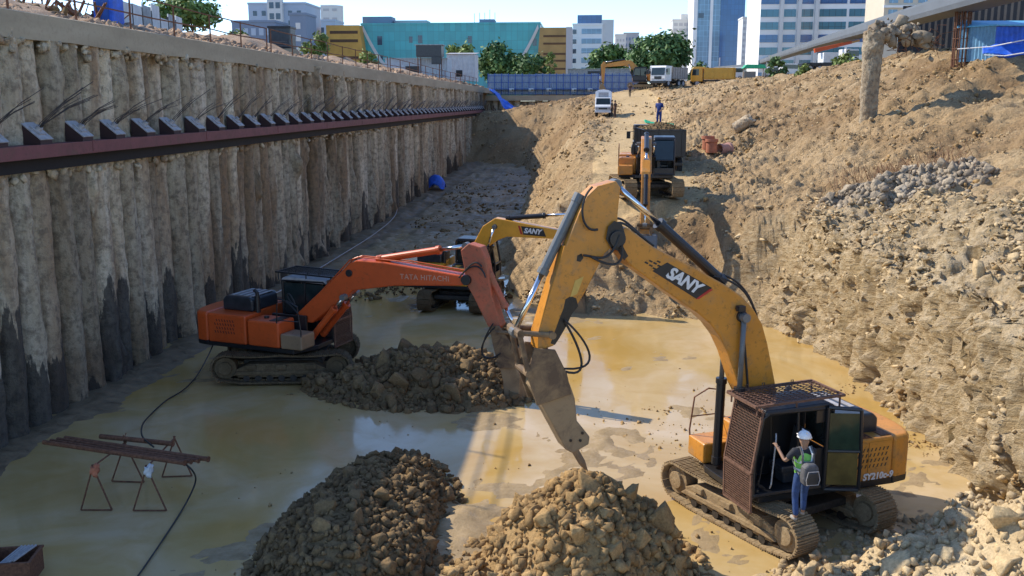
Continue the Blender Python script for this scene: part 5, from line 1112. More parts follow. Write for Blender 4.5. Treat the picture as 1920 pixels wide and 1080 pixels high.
t = tag(link("broken_concrete_block", np_mesh("broken_concrete_block", v, f, M_grey)), "broken dirty concrete beam with roots behind the upright pile", "concrete block")
b = MB()
for k in range(40): p_ = W(rp.uniform(1650, 1770), rp.uniform(55, 95), 57 + rp.uniform(-.8, .5)); b.tube([p_, p_ + np.array([rp.uniform(-.5, .5), rp.uniform(-.3, .3), rp.uniform(-.2, .7)]), p_ + np.array([rp.uniform(-.9, .9), rp.uniform(-.3, .3), rp.uniform(-.6, .6)])], .018, 4)
b.build("bent_rebar", M_rust, t)
p_ = W(1800, 95, 62); t = thing("rebar_cage", "rusty upright bundle of reinforcing bars beside the blue shed", "rebar cage", (p_[0], p_[1], p_[2] - 1)); b = MB()
for k in range(12): b = MB(); a = 2 * math.pi * k / 12; b.tube([(.42 * math.cos(a), .42 * math.sin(a), 0), (.45 * math.cos(a) + rp.uniform(-.05, .05), .45 * math.sin(a), 3), (.42 * math.cos(a) + rp.uniform(-.12, .12), .45 * math.sin(a), 6.2)], .045, 5); b.build("bar", M_rust, t)
for k in range(9): b = MB(); b.tube([(.46 * math.cos(a_), .46 * math.sin(a_), .5 + k * .6) for a_ in np.linspace(0, 6.3, 17)], .02, 4); b.build("hoop", M_rust, t)
# blue shed at the right edge and its taped barrier
p_ = W(1822, 104, 60); t = thing("blue_shed", "blue sheet metal shed on the bank top at the right edge", "shed", (p_[0], p_[1], p_[2] - .3)); hs_ = 2.05
M_bw = plain("shed_pale_blue", (.13, .28, .42), .5, 0, .2, 4)
corr("wall", M_bw, (0, 2.2), (1.25, 0), 0, hs_, t, .25); corr("wall", M_blue, (1.25, 0), (5.5, .4), 0, hs_ - .1, t, .3)
b = MB(); b.add([(-.2, 2.3, hs_ + .05), (1.2, -.25, hs_), (5.8, .2, hs_ - .05), (5.8, 3.2, hs_ + .45), (.5, 3.4, hs_ + .5)], [(0, 1, 2, 3, 4)]); o = b.build("roof", plain("roof_sky_blue", (.10, .36, .58), .5, 0, .15, 3), t); m = o.modifiers.new("s", 'SOLIDIFY'); m.thickness = .08
cloth("blue_tarp_skirt", "sagging blue tarp along the foot of the blue shed", "tarpaulin", [W(1842, 101, 58), W(1925, 103, 57), W(1925, 80, 57.5), W(1842, 86, 58.5)], 30, 12, M_blue, 15, .12, 1.2)
for (a, c, lab) in ((W(1795, 92, 57), W(1925, 74, 55), "white barrier tape strung above the blue tarp"), (W(1845, 103, 56), W(1925, 98, 55), "white barrier tape strung below the blue tarp")):
    b = MB(); b.tube([a, (a + c) / 2 - np.array([0, 0, .12]), c], .03, 5); tag(b.build("barrier_tape", M_whitec), lab, "tape")
# ================================================================== ELEVATED VIADUCT
M_vd = plain("viaduct_concrete", (.115, .13, .145), .75, 0, .12, .3); M_vdd = plain("viaduct_shade_dark", (.03, .03, .032), .8, 0, .3, .5)  # second one: near-black painted as the shade under the deck
v_ = [np.array(W(1340, 135, 300)), np.array(W(1400, 131, 270)), np.array(W(1560, 85, 135)), np.array(W(1730, 45, 77)), np.array(W(1925, -18, 50))]
v_[4][2] = 14.6; v_ = [np.array([q[0], q[1], q[2]]) for q in v_]
dirv = (v_[3] - v_[1]); nv_ = np.array([dirv[1], -dirv[0], 0]); nv_ /= np.linalg.norm(nv_); v_.append(v_[3] + (v_[3] - v_[2]) / np.linalg.norm((v_[3] - v_[2])[:2]) * 60)
v_ = [v_[0], v_[1], v_[2], v_[3], v_[5]]
vi = thing("viaduct", "grey elevated viaduct deck sloping across the upper right", "viaduct", tuple(v_[3]))
vs = []
for q in v_:
    o_ = q - v_[3]
    for off, dz in ((0, 0), (-.04, .5), (-.04, 1.05), (0, 1.5), (.25, 1.5), (.3, .8), (1.9, .8), (1.9, .3), (1.8, 0.02)): vs.append(tuple(o_ + nv_ * off + np.array([0, 0, dz])))
b = MB(); k = 9; b.add(vs, [(i * k + j, i * k + (j + 1) % k, (i + 1) * k + (j + 1) % k, (i + 1) * k + j) for i in range(len(v_) - 1) for j in range(k)]); b.build("deck", M_vd, vi)
for q in (v_[1], (v_[1] + v_[2]) / 2):
    o_ = q - v_[3] + nv_ * .9; b = MB(); b.cyl((o_[0], o_[1], 10.5 - v_[3][2]), (o_[0], o_[1], q[2] - v_[3][2] + .02), .8, n=20); b.build("pier", M_vd, vi)
pa_, pb_ = W(1690, 60, 92), W(2030, 60, 84); t = thing("shade_sheet", "tall dark sheet standing for the deep shade under the viaduct", "shade_sheet", (pa_[0], pa_[1], 11)); d = pb_ - pa_; corr("sheet", M_vdd, (0, 0), (d[0], d[1]), -.5, 6.4, t, .5); b = MB(); b.box(-.2, .2, -.2, .2, -.5, 5.8); b.build("post", M_vdd, t)  # dark sheet and post added to stand for the deep shade under the deck
# ================================================================== TREES
def leaf_mat(name, c0, c1):
    m, t, b = _nodes(name); g = t.nodes.new("ShaderNodeNewGeometry"); v = pos(t)
    c = ramp(t, g.outputs["Random Per Island"], [(0, c0), (.6, c1), (1, tuple(x * 1.5 for x in c1))]); c = mix(t, ramp(t, noise(t, .35, 4, .6, v), [(.4, 0), (.6, .6)]), c, tuple(x * .6 for x in c0))
    t.links.new(c, b.inputs["Base Color"]); b.inputs["Roughness"].default_value = .6; b.inputs["Specular IOR Level"].default_value = .25; return m
M_leaf = leaf_mat("foliage_mid", (.07, .13, .035), (.17, .26, .075)); M_leafd = leaf_mat("foliage_dark", (.045, .10, .03), (.12, .20, .06)); M_leafy = leaf_mat("foliage_yellow", (.12, .17, .04), (.22, .28, .07))
M_bark = plain("bark", (.10, .075, .055), .9, 0, .3, 6, .3)
def tree(label, base, h, rx, rz_, n, mat, seed, leaf=.32, crown0=.3, name="tree", cat="tree", group=None):
    """trunk with limbs, crown of leaf sized faces gathered in uneven clumps"""
    r = np.random.default_rng(seed); t = thing(name, label, cat, tuple(base), 0, group)
    ncl = int(16 + n / 260); cc = []
    while len(cc) < ncl:
        p = r.uniform(-1, 1, 3); q = np.linalg.norm(p)
        if q > 1 or (q < .45 and r.random() < .6): continue
        cc.append(p)
    cc = np.array(cc); hc = h * (1 - crown0); C_ = cc * np.array([rx * .82, rx * .82, hc / 2 * .82]) + np.array([0, 0, h * crown0 + hc / 2]); C_[:, :2] *= (1 - .35 * np.clip((C_[:, 2] / h - .6) / .4, 0, 1))[:, None]
    cr = r.uniform(.16, .34, ncl) * rx * 1.05
    b = MB(); tr = .035 * h ** .9 * .6
    tp = [(0, 0, -.4), (.1, .05, h * crown0 * .6), (r.uniform(-.2, .2), r.uniform(-.2, .2), h * crown0 * 1.1), (r.uniform(-.4, .4), 0, h * .7)]; b.tube(tp, [tr * 1.3, tr, tr * .8, tr * .3], 8)
    for k in range(min(9, ncl)): m0 = Vector(tp[2]).lerp(Vector(tp[1]), r.random()); e = Vector(C_[k]); b.tube([m0, m0.lerp(e, .5) + Vector((0, 0, -.3)), e], [tr * .5, tr * .3, tr * .12], 5)
    b.build("trunk", M_bark, t)
    wch = r.choice(ncl, n, p=cr ** 2 / (cr ** 2).sum()); d = r.normal(size=(n, 3)); d /= np.linalg.norm(d, axis=1)[:, None]; d[:, 2] = d[:, 2] * .8 + .12; rad = cr[wch] * (r.uniform(0, 1, n) ** .5) * (1 + .38 * r.normal(size=n))
    P = C_[wch] + d * rad[:, None]; nn = d + r.normal(size=(n, 3)) * .55 + np.array([0, 0, .35]); nn /= np.linalg.norm(nn, axis=1)[:, None]
    u = np.cross(nn, r.normal(size=(n, 3))); u /= np.linalg.norm(u, axis=1)[:, None]; v_ = np.cross(nn, u); s = leaf * r.uniform(.5, 1.3, n)[:, None]
    V_ = np.stack([P - u * s, P - v_ * s * .5, P + u * s, P + v_ * s * .5], 1).reshape(-1, 3); link("crown", np_mesh("crown", V_, np.arange(4 * n).reshape(n, 4), mat), t); return t
def tree_px(label, px0, px1, pyt, pyb, Y, mat, seed, n, **k):
    a, b_ = W(px0, pyb, Y), W(px1, pyb, Y); zt = W((px0 + px1) / 2, pyt, Y)[2]; z0 = min(a[2], k.pop('zb', 10.75)); return tree(label, ((a[0] + b_[0]) / 2, Y, z0), zt - z0, (b_[0] - a[0]) / 2, 0, n, mat, seed, **k)
G1 = "trees behind the far fence"
tree_px("broad dark green tree, tallest behind the parked trucks", 1170, 1302, 57, 140, 178, M_leafd, 1, 9000, leaf=.5, crown0=.12, group=G1)
tree_px("mid green tree left of the tallest tree, in front of the white tower", 1098, 1190, 82, 140, 184, M_leaf, 2, 5000, leaf=.5, crown0=.12, group=G1)
tree_px("dark spreading tree before the teal building, right of the pale shed", 890, 975, 80, 150, 176, M_leafd, 3, 5500, leaf=.48, crown0=.1, group=G1)
tree_px("dark bushy tree before the right golden facade", 950, 1030, 100, 150, 172, M_leafd, 4, 4500, leaf=.45, crown0=.08, group=G1)
tree_px("yellow green tree top against the teal glass behind the tin sheds", 825, 905, 72, 140, 186, M_leafy, 5, 3500, leaf=.45, crown0=.15, group=G1)
tree_px("thin leafless looking sapling before the right golden facade", 1020, 1046, 95, 145, 168, M_leafy, 6, 500, leaf=.3, crown0=.3, group=G1)
tree_px("low dark bush under the tallest tree beside the yellow truck", 1285, 1345, 118, 150, 165, M_leafd, 7, 1800, leaf=.4, crown0=.05, group=G1)
tree_px("grey green tree at the upper left beyond the tin fence", 290, 432, -18, 95, 68, M_leaf, 8, 3200, leaf=.22, crown0=.38, zb=12)
tree_px("pale bush behind the railing left of the black tank", 405, 470, 52, 100, 66, M_leafy, 9, 1200, leaf=.16, crown0=.05, zb=12, name="bush", cat="bush")
tree_px("pale green bush right of the black tank, below the golden facade", 562, 625, 55, 105, 84, M_leafy, 10, 1500, leaf=.2, crown0=.05, zb=12, name="bush", cat="bush")
tree_px("small dry bush beside the left golden facade", 672, 712, 92, 120, 100, M_leafy, 11, 700, leaf=.2, crown0=.05, zb=12, name="bush", cat="bush")
tree_px("light green bush on the bank beside the white vans", 1488, 1526, 122, 150, 96, M_leafy, 12, 900, leaf=.2, crown0=.05, zb=11.2, name="bush", cat="bush")
tree_px("green bush under the viaduct left of the crane", 1432, 1476, 106, 140, 120, M_leaf, 13, 900, leaf=.3, crown0=.1, zb=11.2, name="bush", cat="bush")
tree_px("bright green bush under the viaduct right of the crane", 1556, 1622, 100, 135, 96, M_leafy, 14, 1300, leaf=.25, crown0=.05, zb=11.2, name="bush", cat="bush")

# ================================================================== BUILDINGS
def bm_(name, c, **k): return plain("wall_" + name, c, .7, 0, .07, .15)
def glassm(name, c, rough=.12, sx=1.2, sz=1.6, line=.5):
    m, t, b = _nodes("glass_" + name); v = coord(t); br = t.nodes.new("ShaderNodeTexBrick"); mp = t.nodes.new("ShaderNodeMapping"); mp.inputs["Rotation"].default_value = (R(90), 0, 0); t.links.new(v, mp.inputs[0]); t.links.new(mp.outputs[0], br.inputs[0])
    br.offset = 0; br.inputs["Scale"].default_value = 1; br.inputs["Brick Width"].default_value = sx; br.inputs["Row Height"].default_value = sz; br.inputs["Mortar Size"].default_value = .05; br.inputs["Bias"].default_value = -.2
    br.inputs["Color1"].default_value = (*c, 1); br.inputs["Color2"].default_value = (*[x * .72 for x in c], 1); br.inputs["Mortar"].default_value = (*[x * line for x in c], 1)
    n1 = noise(t, .12, 4, .6, v); t.links.new(mix(t, ramp(t, n1, [(.4, 0), (.65, .5)]), br.outputs[0], tuple(x * .6 for x in c)), b.inputs["Base Color"]); b.inputs["Roughness"].default_value = rough; b.inputs["Specular IOR Level"].default_value = .8; return m
def bld(label, px0, px1, pyt, Y, dep, wallm, rz=0.0, name="office_building", cat="building", group=None):
    x0, x1 = W(px0, 150, Y)[0], W(px1, 150, Y)[0]; zt = W(0.5 * (px0 + px1), pyt, Y)[2]; h = zt - 10.5
    t = thing(name, label, cat, (x0, Y, 10.5), rz, group); w_ = x1 - x0
    b = MB(); b.box(0, w_, 0, dep, 0, h); b.build("wall", wallm, t); t["h"] = 0; del t["h"]
    b = MB(); b.box(-.15, w_ + .15, -.15, dep + .15, h, h + .5); b.build("parapet", wallm, t); return t, w_, h
def windows(t, x0, x1, z0, z1, nx_, nz_, mat, fillx=.7, fillz=.6, y=-.06, one=False, name="window"):
    dx, dz = (x1 - x0) / nx_, (z1 - z0) / nz_
    b = MB()
    for j in range(nz_):
        for i in range(nx_):
            if not one: b = MB()
            xa_ = x0 + dx * (i + .5 - fillx / 2); za_ = z0 + dz * (j + .5 - fillz / 2); b.box(xa_, xa_ + dx * fillx, y, .02, za_, za_ + dz * fillz)
            if not one: b.build(name, mat, t)
    if one: o = b.build(name, mat, t)
M_wblu = bm_("bluegrey", (.38, .45, .54)); M_wblud = bm_("slate", (.18, .23, .31)); M_wpale = bm_("pale", (.60, .60, .58)); M_wwhite = bm_("white", (.78, .78, .76)); M_wbeige = bm_("beige", (.58, .50, .38)); M_wbrown = bm_("brown", (.12, .075, .08)); M_wgrey = bm_("grey", (.42, .42, .43))
M_gteal = glassm("teal", (.03, .40, .42), .3, 1.5, 2.4, .6); M_gblue = glassm("blue", (.02, .12, .32), .12, 1.4, 1.9, .5); M_gsky = glassm("sky", (.16, .30, .42), .15, 1.4, 1.9, 1.8); M_gdark = glassm("dark", (.03, .06, .10), .1, 2, 1.6, .4); M_gtq = glassm("turquoise", (.03, .19, .27), .1, 1.3, 2, .35)
M_gold = plain("gold_panel", (.58, .31, .055), .5, .1, .2, .25); M_goldd = plain("gold_panel_dull", (.36, .225, .075), .55, .1, .2, .25); M_louvre = plain("dark_louvre", (.10, .05, .02), .7)
# blue grey cluster at the upper left
G2 = "blue grey blocks at the upper left"
t, w_, h = bld("tall blue grey block with a central projecting bay at the upper left", 472, 578, 8, 250, 14, M_wblu, group=G2); windows(t, .6, w_ - .6, 5, h - 1, 6, 7, M_gdark, .45, .5)
b = MB(); b.box(w_ * .36, w_ * .62, -1.2, 0, 0, h + 2); b.build("bay", M_wpale, t); windows(t, w_ * .38, w_ * .60, 5, h + 1, 2, 7, M_gdark, .7, .55, -1.26)
t, w_, h = bld("low slate block left of the tall blue grey block", 440, 520, 42, 225, 10, M_wblud, group=G2); windows(t, .5, w_ - .5, 3, h - .5, 5, 4, M_wblu, .6, .5)
t, w_, h = bld("low pale block left of the golden facade", 566, 632, 40, 285, 10, M_wblu, group=G2); windows(t, .5, w_ - .5, 3, h - .5, 4, 4, M_gdark, .6, .45)
t, w_, h = bld("slate stair tower in front of the blue grey blocks", 548, 578, 28, 215, 8, M_wblud, group=G2); windows(t, .5, w_ - .5, 3, h - 1, 1, 5, M_wpale, .4, .5)
t = thing("apartment_tower", "pale round cornered tower beyond the golden facade", "building", W(629, 150, 340)); ht = W(629, 11, 340)[2] - t.location.z; b = MB(); b.cyl((0, 0, -8), (0, 0, ht), 3.5, n=28); b.box(-3.5, 0, -3.4, 3.4, -8, ht); b.build("wall", M_wpale, t)
b = MB()
for i in range(9): b.box(-2.6, 2.2, -3.45, -3.38, ht - 2 - i * 3, ht - 1.2 - i * 3)
b.build("window", M_wgrey, t)
# teal and gold building
t, w_, h = bld("long teal glass building with golden ends behind the trees", 680, 1012, 46, 262, 24, M_gteal, name="glass_building"); Yb = 262
for x, z, s in ((.09, .72, 1), (.105, .5, .5), (.27, .75, .7), (.32, .74, .9), (.6, .74, .8), (.96, .7, .8)): b = MB(); b.box(w_ * x, w_ * x + 1.3 * s, -.08, 0, h * z, h * z + 2.3 * s); b.build("window", M_gdark, t)
for sgn, xs0 in ((1, .3), (-1, w_ - .3)):
    b = MB(); c = [(xs0 + sgn * (w_ * .0 + (k / 14) * w_ * .27), h - 1.2 - (h * .80) * (1 - (1 - k / 14) ** 1.9)) for k in range(15)]
    vs = [(x, -.22, z) for x, z in c] + [(x + sgn * .25, -.22, z + 1.1) for x, z in c]; b.add(vs, [(k, k + 1, 16 + k, 15 + k) for k in range(14)]); o = b.build("white_arc", M_wpale, t); m = o.modifiers.new("s", 'SOLIDIFY'); m.thickness = .2
for x, y_, w2, h2, mt in ((-1, 6, 8, 2.2, M_wblud), (7.5, 8, 9, 1.3, M_wgrey), (w_ * .65, 6, 4, 1.3, M_wblud)): b = MB(); b.box(x, x + w2, y_, y_ + 6, h + .5, h + .5 + h2); b.build("roof_house", mt, t)
b = MB()
for k in range(5): b.cyl((w_ * .62 + k * 1.4, 7, h), (w_ * .62 + k * 1.4, 7, h + 3.8 + rp.uniform(-.8, .8)), .09, n=5)
b.build("mast", M_wgrey, t)
for px0, px1, lab, mt, sl in ((613, 690, "left", M_gold, 9), (1003, 1072, "right", M_goldd, -5)):
    x0 = W(px0, 100, 258)[0] - t.location.x; x1 = W(px1, 100, 258)[0] - t.location.x; b = MB(); zt2 = h - (.3 if lab == "left" else 1.2)
    if lab == "left": poly = [(x0, 0), (x1 + .0, 0), (x1 - 2.2, zt2), (x0, zt2)]
    else: poly = [(x0, 0), (x1, 0), (x1, zt2), (x0 + 1.3, zt2)]
    b.prism(poly, -4, 6, 'y'); o = b.build("golden_end", mt, t)
    for k in (.88, .76, .52, .40) if lab == "left" else (.86, .75, .60, .5, .38, .26):
        b = MB(); b.box(x0 + (1.0 if lab == "left" else 2.2), x1 - (2.6 if lab == "left" else 1.6), -4.08, -4, zt2 * k, zt2 * k + (.75 if lab == "left" else .5)); b.build("louvre", M_louvre, o)
    if lab == "right": b = MB(); b.box(x1 - 1.5, x1 + .05, -4.1, 6.1, 0, zt2 + .1); b.build("corner_strip", M_wgrey, o)
# white office tower
t, w_, h = bld("white office tower with blue window bands above the trees", 1073, 1128, 47, 300, 12, M_wwhite); 
for j in range(8): b = MB(); z = h - 2.6 - j * 2.85; b.box(w_ * .30, w_ * .97, -.08, 0, z, z + 1.5); b.build("window_band", M_gsky, t); b = MB(); b.box(-.1, w_ * .12, -.08, .5, z, z + 1.3); b.build("balcony", M_gdark, t)
b = MB(); b.box(w_ * .15, w_ * .98, .8, 9, h + .4, h + 3.0); b.build("roof_house", M_gblue, t); b = MB(); b.box(w_ * .97, w_ * 1.38, .6, 11, 0, h + 1.6); b.build("side_wing", M_wpale, t)
G3 = "hazy far blocks between the trees"
t, w_, h = bld("small pale far block right of the white office tower", 1152, 1172, 66, 420, 10, M_wpale, group=G3); windows(t, .4, w_ - .4, 14, h - 1, 3, 5, M_wgrey, .6, .5)
t, w_, h = bld("small grey far block beside the tallest tree", 1168, 1196, 63, 450, 10, M_wgrey, group=G3); windows(t, .4, w_ - .4, 14, h - 1, 4, 5, M_wblud, .6, .5)
t, w_, h = bld("pale apartment block with dark balconies left of the glass tower", 1258, 1298, 38, 400, 12, M_wpale, name="apartment_building"); windows(t, .3, w_ - .3, 10, h - .5, 4, 9, M_wgrey, .75, .55); b = MB(); b.box(w_ * .4, w_ * .9, 2, 6, h + .4, h + 2.6); b.build("roof_house", M_wpale, t)
# glass tower
t, w_, h = bld("tall blue glass tower reaching out of the picture", 1302, 1346, -60, 380, 24, M_gsky, name="glass_tower")
b = MB(); b.box(w_, w_ + 9.0, -.4, 23, 0, h - 1); b.build("dark_wing", M_gblue, t); b = MB(); b.box(-1.2, .25, -.5, 22, 0, h); b.build("edge_fin", M_wwhite, t); b = MB(); b.box(w_ * .56, w_ * .68, -.35, 0, 0, h); b.build("edge_fin", M_wwhite, t)
b = MB(); b.box(w_ * .07, w_ * .3, -.1, 0, h * .62, h * .62 + 1.8); b.build("window", M_gdark, t); b = MB(); b.box(.5, 11, -5, -.5, 0, 3.5); b.box(4, 9, -4, -.5, 3.5, 6.5); b.build("podium", M_wwhite, t)
# dark brown tower
t, w_, h = bld("dark brown and pale unfinished tower behind the viaduct", 1388, 1420, 34, 330, 10, M_wpale, name="apartment_tower"); b = MB(); b.box(w_ * .36, w_, -.3, 9, 0, h + .8); b.build("brown_front", M_wbrown, t); windows(t, .1, w_ * .34, 8, h - .5, 2, 9, M_wgrey, .7, .5); windows(t, w_ * .40, w_ * .98, 8, h - .5, 4, 10, M_wblud, .45, .5, -.34, one=True, name="window_grid"); b = MB(); b.box(w_ * .45, w_ * .7, 2, 6, h + .8, h + 3); b.build("roof_house", M_wgrey, t)
# white and turquoise office block
t, w_, h = bld("white office block banded with turquoise windows behind the viaduct", 1420, 1648, -70, 215, 18, M_wwhite); 
cols = [(.0, .15), (.19, .29), (.33, .43), (.48, .70), (.72, .98)]
for j in range(12):
    z = 3.0 + j * 2.62
    for a_, c in cols: b = MB(); b.box(w_ * a_ + .05, w_ * c, -.10, 0, z, z + 1.55); b.build("window_band", M_gtq if j % 3 else M_gblue, t)
for x in (.155, .30, .44): b = MB(); b.box(w_ * x, w_ * (x + .03), -.8, 0, 0, h); b.build("column", M_wpale, t)
# beige block
t, w_, h = bld("cream block with large windows behind the viaduct at the upper right", 1648, 1790, -60, 180, 12, M_wbeige); windows(t, .3, w_ - .3, 9, h - .5, 5, 4, M_gsky, .62, .62)
b = MB()
for k in range(4): z = 9 + k * (h - 9.5) / 4; b.box(-.2, w_ + .2, -.35, 0, z - .25, z + .15)
b.build("ledge", M_wwhite, t)
for px, pyt, lab in ((625 * 2 + 53, 92, "thin pale mast before the glass tower"), (1348, 108, "short pale mast before the dark glass wing")):
    p_ = W(px, 150, 200); b = MB(); b.cyl((0, 0, 0), (0, 0, W(px, pyt, 200)[2] - 10.75), .12, n=6); o = b.build("mast", M_wgrey); o.location = (p_[0], 200, 10.75); tag(o, lab, "mast")
# ================================================================== PEOPLE
def skin(name, chains, mat, parent, lv=2):
    """one continuous skinned surface; chains: lists of (point, radius) that share joints by equal coordinates"""
    vs, rs, es, ix = [], [], [], {}
    for ch in chains:
        prev = None
        for p, r in ch:
            k = tuple(round(float(c), 4) for c in p)
            if k not in ix: ix[k] = len(vs); vs.append(k); rs.append(r)
            i = ix[k]
            if prev is not None and prev != i: es.append((prev, i))
            prev = i
    me = bpy.data.meshes.new(name); me.from_pydata(vs, es, []); o = bpy.data.objects.new("tmp", me); COL.objects.link(o)
    o.modifiers.new("skin", 'SKIN').use_smooth_shade = True
    for i, r in enumerate(rs): d = me.skin_vertices[0].data[i]; d.radius = (r, r); d.use_root = (i == 0)
    m = o.modifiers.new("sub", 'SUBSURF'); m.levels = m.render_levels = lv
    dg = bpy.context.evaluated_depsgraph_get(); m2 = bpy.data.meshes.new_from_object(o.evaluated_get(dg)); bpy.data.objects.remove(o); m2.name = name; m2.materials.clear(); m2.materials.append(mat); return link(name, m2, parent)
def person(label, loc, rz, J=None, shirt=M_shirt, trousers=M_jean, helmet=None, vest=None, pack=None, fingers=False, scale=1.0, lv=1, group=None, shoe=M_shoe):
    j = dict(pel=(0, 0, .94), sp=(0, .01, 1.14), ch=(0, .0, 1.34), nk=(0, .0, 1.47), hd=(0, .02, 1.55), tp=(0, .02, 1.66),
             sl=(-.185, 0, 1.39), el=(-.25, -.03, 1.12), wl=(-.24, .08, .90), sr=(.185, 0, 1.39), er=(.25, -.03, 1.12), wr=(.24, .08, .90),
             hl=(-.09, 0, .90), kl=(-.10, .02, .50), al=(-.10, -.02, .08), tl=(-.11, .13, .035), hr=(.09, 0, .90), kr=(.10, .02, .50), ar=(.10, -.02, .08), tr=(.11, .13, .035))
    j.update(J or {}); v = {k: Vector(p) for k, p in j.items()}
    t = thing("person", label, "person", loc, rz, group); t.scale = (scale,) * 3
    def hand(s):
        w_, e_ = v['w' + s], v['e' + s]; d = (w_ - e_).normalized(); pm_ = w_ + d * .085; ch = [[(e_, .04), (w_, .028), (pm_, .036)]]
        if fingers:
            sd = Vector((d.y, -d.x, 0)).normalized() if abs(d.z) < .9 else Vector((1, 0, 0)); cu = d.cross(sd)
            for q in range(4): b0 = pm_ + sd * (-.03 + .02 * q); L_ = (.055, .066, .06, .045)[q]; ch.append([(pm_, .036), (b0 + d * .02, .0105), (b0 + d * (.02 + L_ * .5) + cu * .012, .0095), (b0 + d * (.02 + L_ * .7) + cu * .045, .0085)])
            ch.append([(w_, .028), (w_ + d * .03 + sd * .045, .012), (w_ + d * .065 + sd * .06 + cu * .025, .0095)])
        return ch
    hd, nk = v['hd'], v['nk']; fw_ = Vector((0, 1, 0))
    ch = [[(v['pel'], .115), (v['sp'], .115), (v['ch'], .13), (nk, .052), (hd, .078), (v['tp'], .085)],
          [(hd, .078), (hd + Vector((0, .085, .02)), .018)], [(hd, .078), (hd + Vector((.082, -.005, .03)), .014)], [(hd, .078), (hd + Vector((-.082, -.005, .03)), .014)]]
    for s in 'lr':
        ch += [[(v['ch'], .13), (v['s' + s], .062), (v['e' + s], .04)]] + hand(s) + [[(v['pel'], .115), (v['h' + s], .088), (v['k' + s], .056), (v['a' + s], .038), (v['t' + s], .034)]]
    skin("body", ch, M_skin, t, 2 if fingers else 1)
    up = lambda a, b_, f: a.lerp(b_, f)
    skin("shirt", [[(v['pel'] + Vector((0, 0, -.14)), .15), (v['pel'] + Vector((0, 0, .03)), .15), (v['sp'], .142), (v['ch'], .147), (up(v['ch'], nk, .6), .085)]] + [[(v['ch'], .147), (v['s' + s], .078), (up(v['s' + s], v['e' + s], .8), .056)] for s in 'lr'], shirt, t, lv)
    skin("trousers", [[(v['pel'], .138), (v['pel'] + Vector((0, 0, .10)), .137), (v['pel'] + Vector((0, 0, .2)), .12)]] + [[(v['pel'], .134), (v['h' + s], .10), (v['k' + s], .07), (v['a' + s] + Vector((0, 0, .03)), .056)] for s in 'lr'], trousers, t, lv)
    for s in 'lr': skin("shoe", [[(v['a' + s] + Vector((0, -.03, -.02)), .05), (up(v['a' + s], v['t' + s], .6) + Vector((0, 0, -.01)), .05), (v['t' + s] + Vector((0, .03, 0)), .04)]], shoe, t, 1)
    if helmet:
        b = MB(); c = v['tp'] + Vector((0, .0, .015)); b.sph(c, .125, 20, 10, .48, (1, 1.12, .95)); b.cyl(c + Vector((0, 0, -.01)), c + Vector((0, 0, .005)), .14, .13, 20); b.box(-.07 + c.x, .07 + c.x, c.y + .08, c.y + .19, c.z - .01, c.z + .004)
        b.box(c.x - .012, c.x + .012, c.y - .1, c.y + .1, c.z + .09, c.z + .125); b.build("helmet", helmet, t, smooth=True)
    else:
        b = MB(); b.sph(v['tp'] + Vector((0, -.015, -.01)), .105, 14, 8, .38, (.95, 1.05, 1)); b.build("hair", M_hair, t, smooth=True)
    if vest:
        vo = skin("vest", [[(v['pel'] + Vector((0, 0, -.08)), .172), (v['pel'] + Vector((0, 0, .08)), .168), (v['sp'], .162), (v['ch'], .178), (up(v['ch'], nk, .75), .085)]] + [[(v['ch'], .178), (up(v['ch'], v['s' + s], .8), .10)] for s in 'lr'], vest, t, lv)
        for z in (1.04, 1.2): b = MB(); b.cyl((0, .005, z), (0, .005, z + .05), .172, n=24, caps=False); b.build("reflective_band", M_refl, vo)
        for s in (-1, 1): b = MB(); b.tube([(s * .09, -.14, 1.22), (s * .10, -.15, 1.38), (s * .09, -.04, 1.485), (s * .09, .10, 1.42)], .024, 5); b.build("reflective_band", M_refl, vo)
    if pack:
        p_ = thing("backpack", "dark grey backpack worn by the worker climbing into the cab", "backpack", loc, rz); p_.scale = t.scale
        b = MB(); b.prism([(-.14, .84), (.14, .84), (.155, .97), (.14, 1.18), (.08, 1.26), (-.08, 1.26), (-.14, 1.18), (-.155, .97)], -.36, -.155, 'y'); bb = b.build("bag", pack, p_, .05, seg=3)
        b = MB(); b.prism([(-.10, .87), (.10, .87), (.12, .98), (.09, 1.13), (-.09, 1.13), (-.12, .98)], -.41, -.355, 'y'); b.build("pocket", M_hood, p_, .03); b = MB(); b.tube([(.115, -.40, .88), (.135, -.41, .98), (.10, -.41, 1.14), (-.10, -.41, 1.14), (-.135, -.41, .98), (-.115, -.40, .88), (.115, -.40, .88)], .009, 5); b.build("piping", M_plate, bb)
        for s in (-1, 1): b = MB(); b.tube([(s * .11, -.18, 1.22), (s * .11, -.17, 1.38), (s * .11, -.05, 1.50), (s * .115, .13, 1.40), (s * .14, .15, 1.15), (s * .15, -.16, 1.0)], .02, 6); b.build("strap", pack, p_)
    return t
person("worker in white helmet and green vest climbing into the open cab of the nearest excavator", (4.22, 18.0, .93), R(14),
       dict(sl=(-.19, .02, 1.40), el=(-.34, .06, 1.19), wl=(-.38, .30, 1.36), er=(.25, .14, 1.20), wr=(.14, .38, 1.26), kl=(-.10, .06, .50), ar=(.10, .10, .12), tr=(.11, .26, .1), kr=(.11, .12, .52)), M_shirt, M_jean, M_whitec, M_vest, M_pack, True, 1.03, 2, shoe=plain("grey_shoe", (.3, .28, .25), .7))
p_ = W(1244, 222, 60.5)
person("man in dark blue work clothes standing on the loaded truck", (TR[0] + .1, TR[1] + .4, TR[2] + 2.62), R(150), dict(wl=(-.16, .18, .98), wr=(.16, .18, .98)), M_bluecl, M_bluecl, M_yel2)
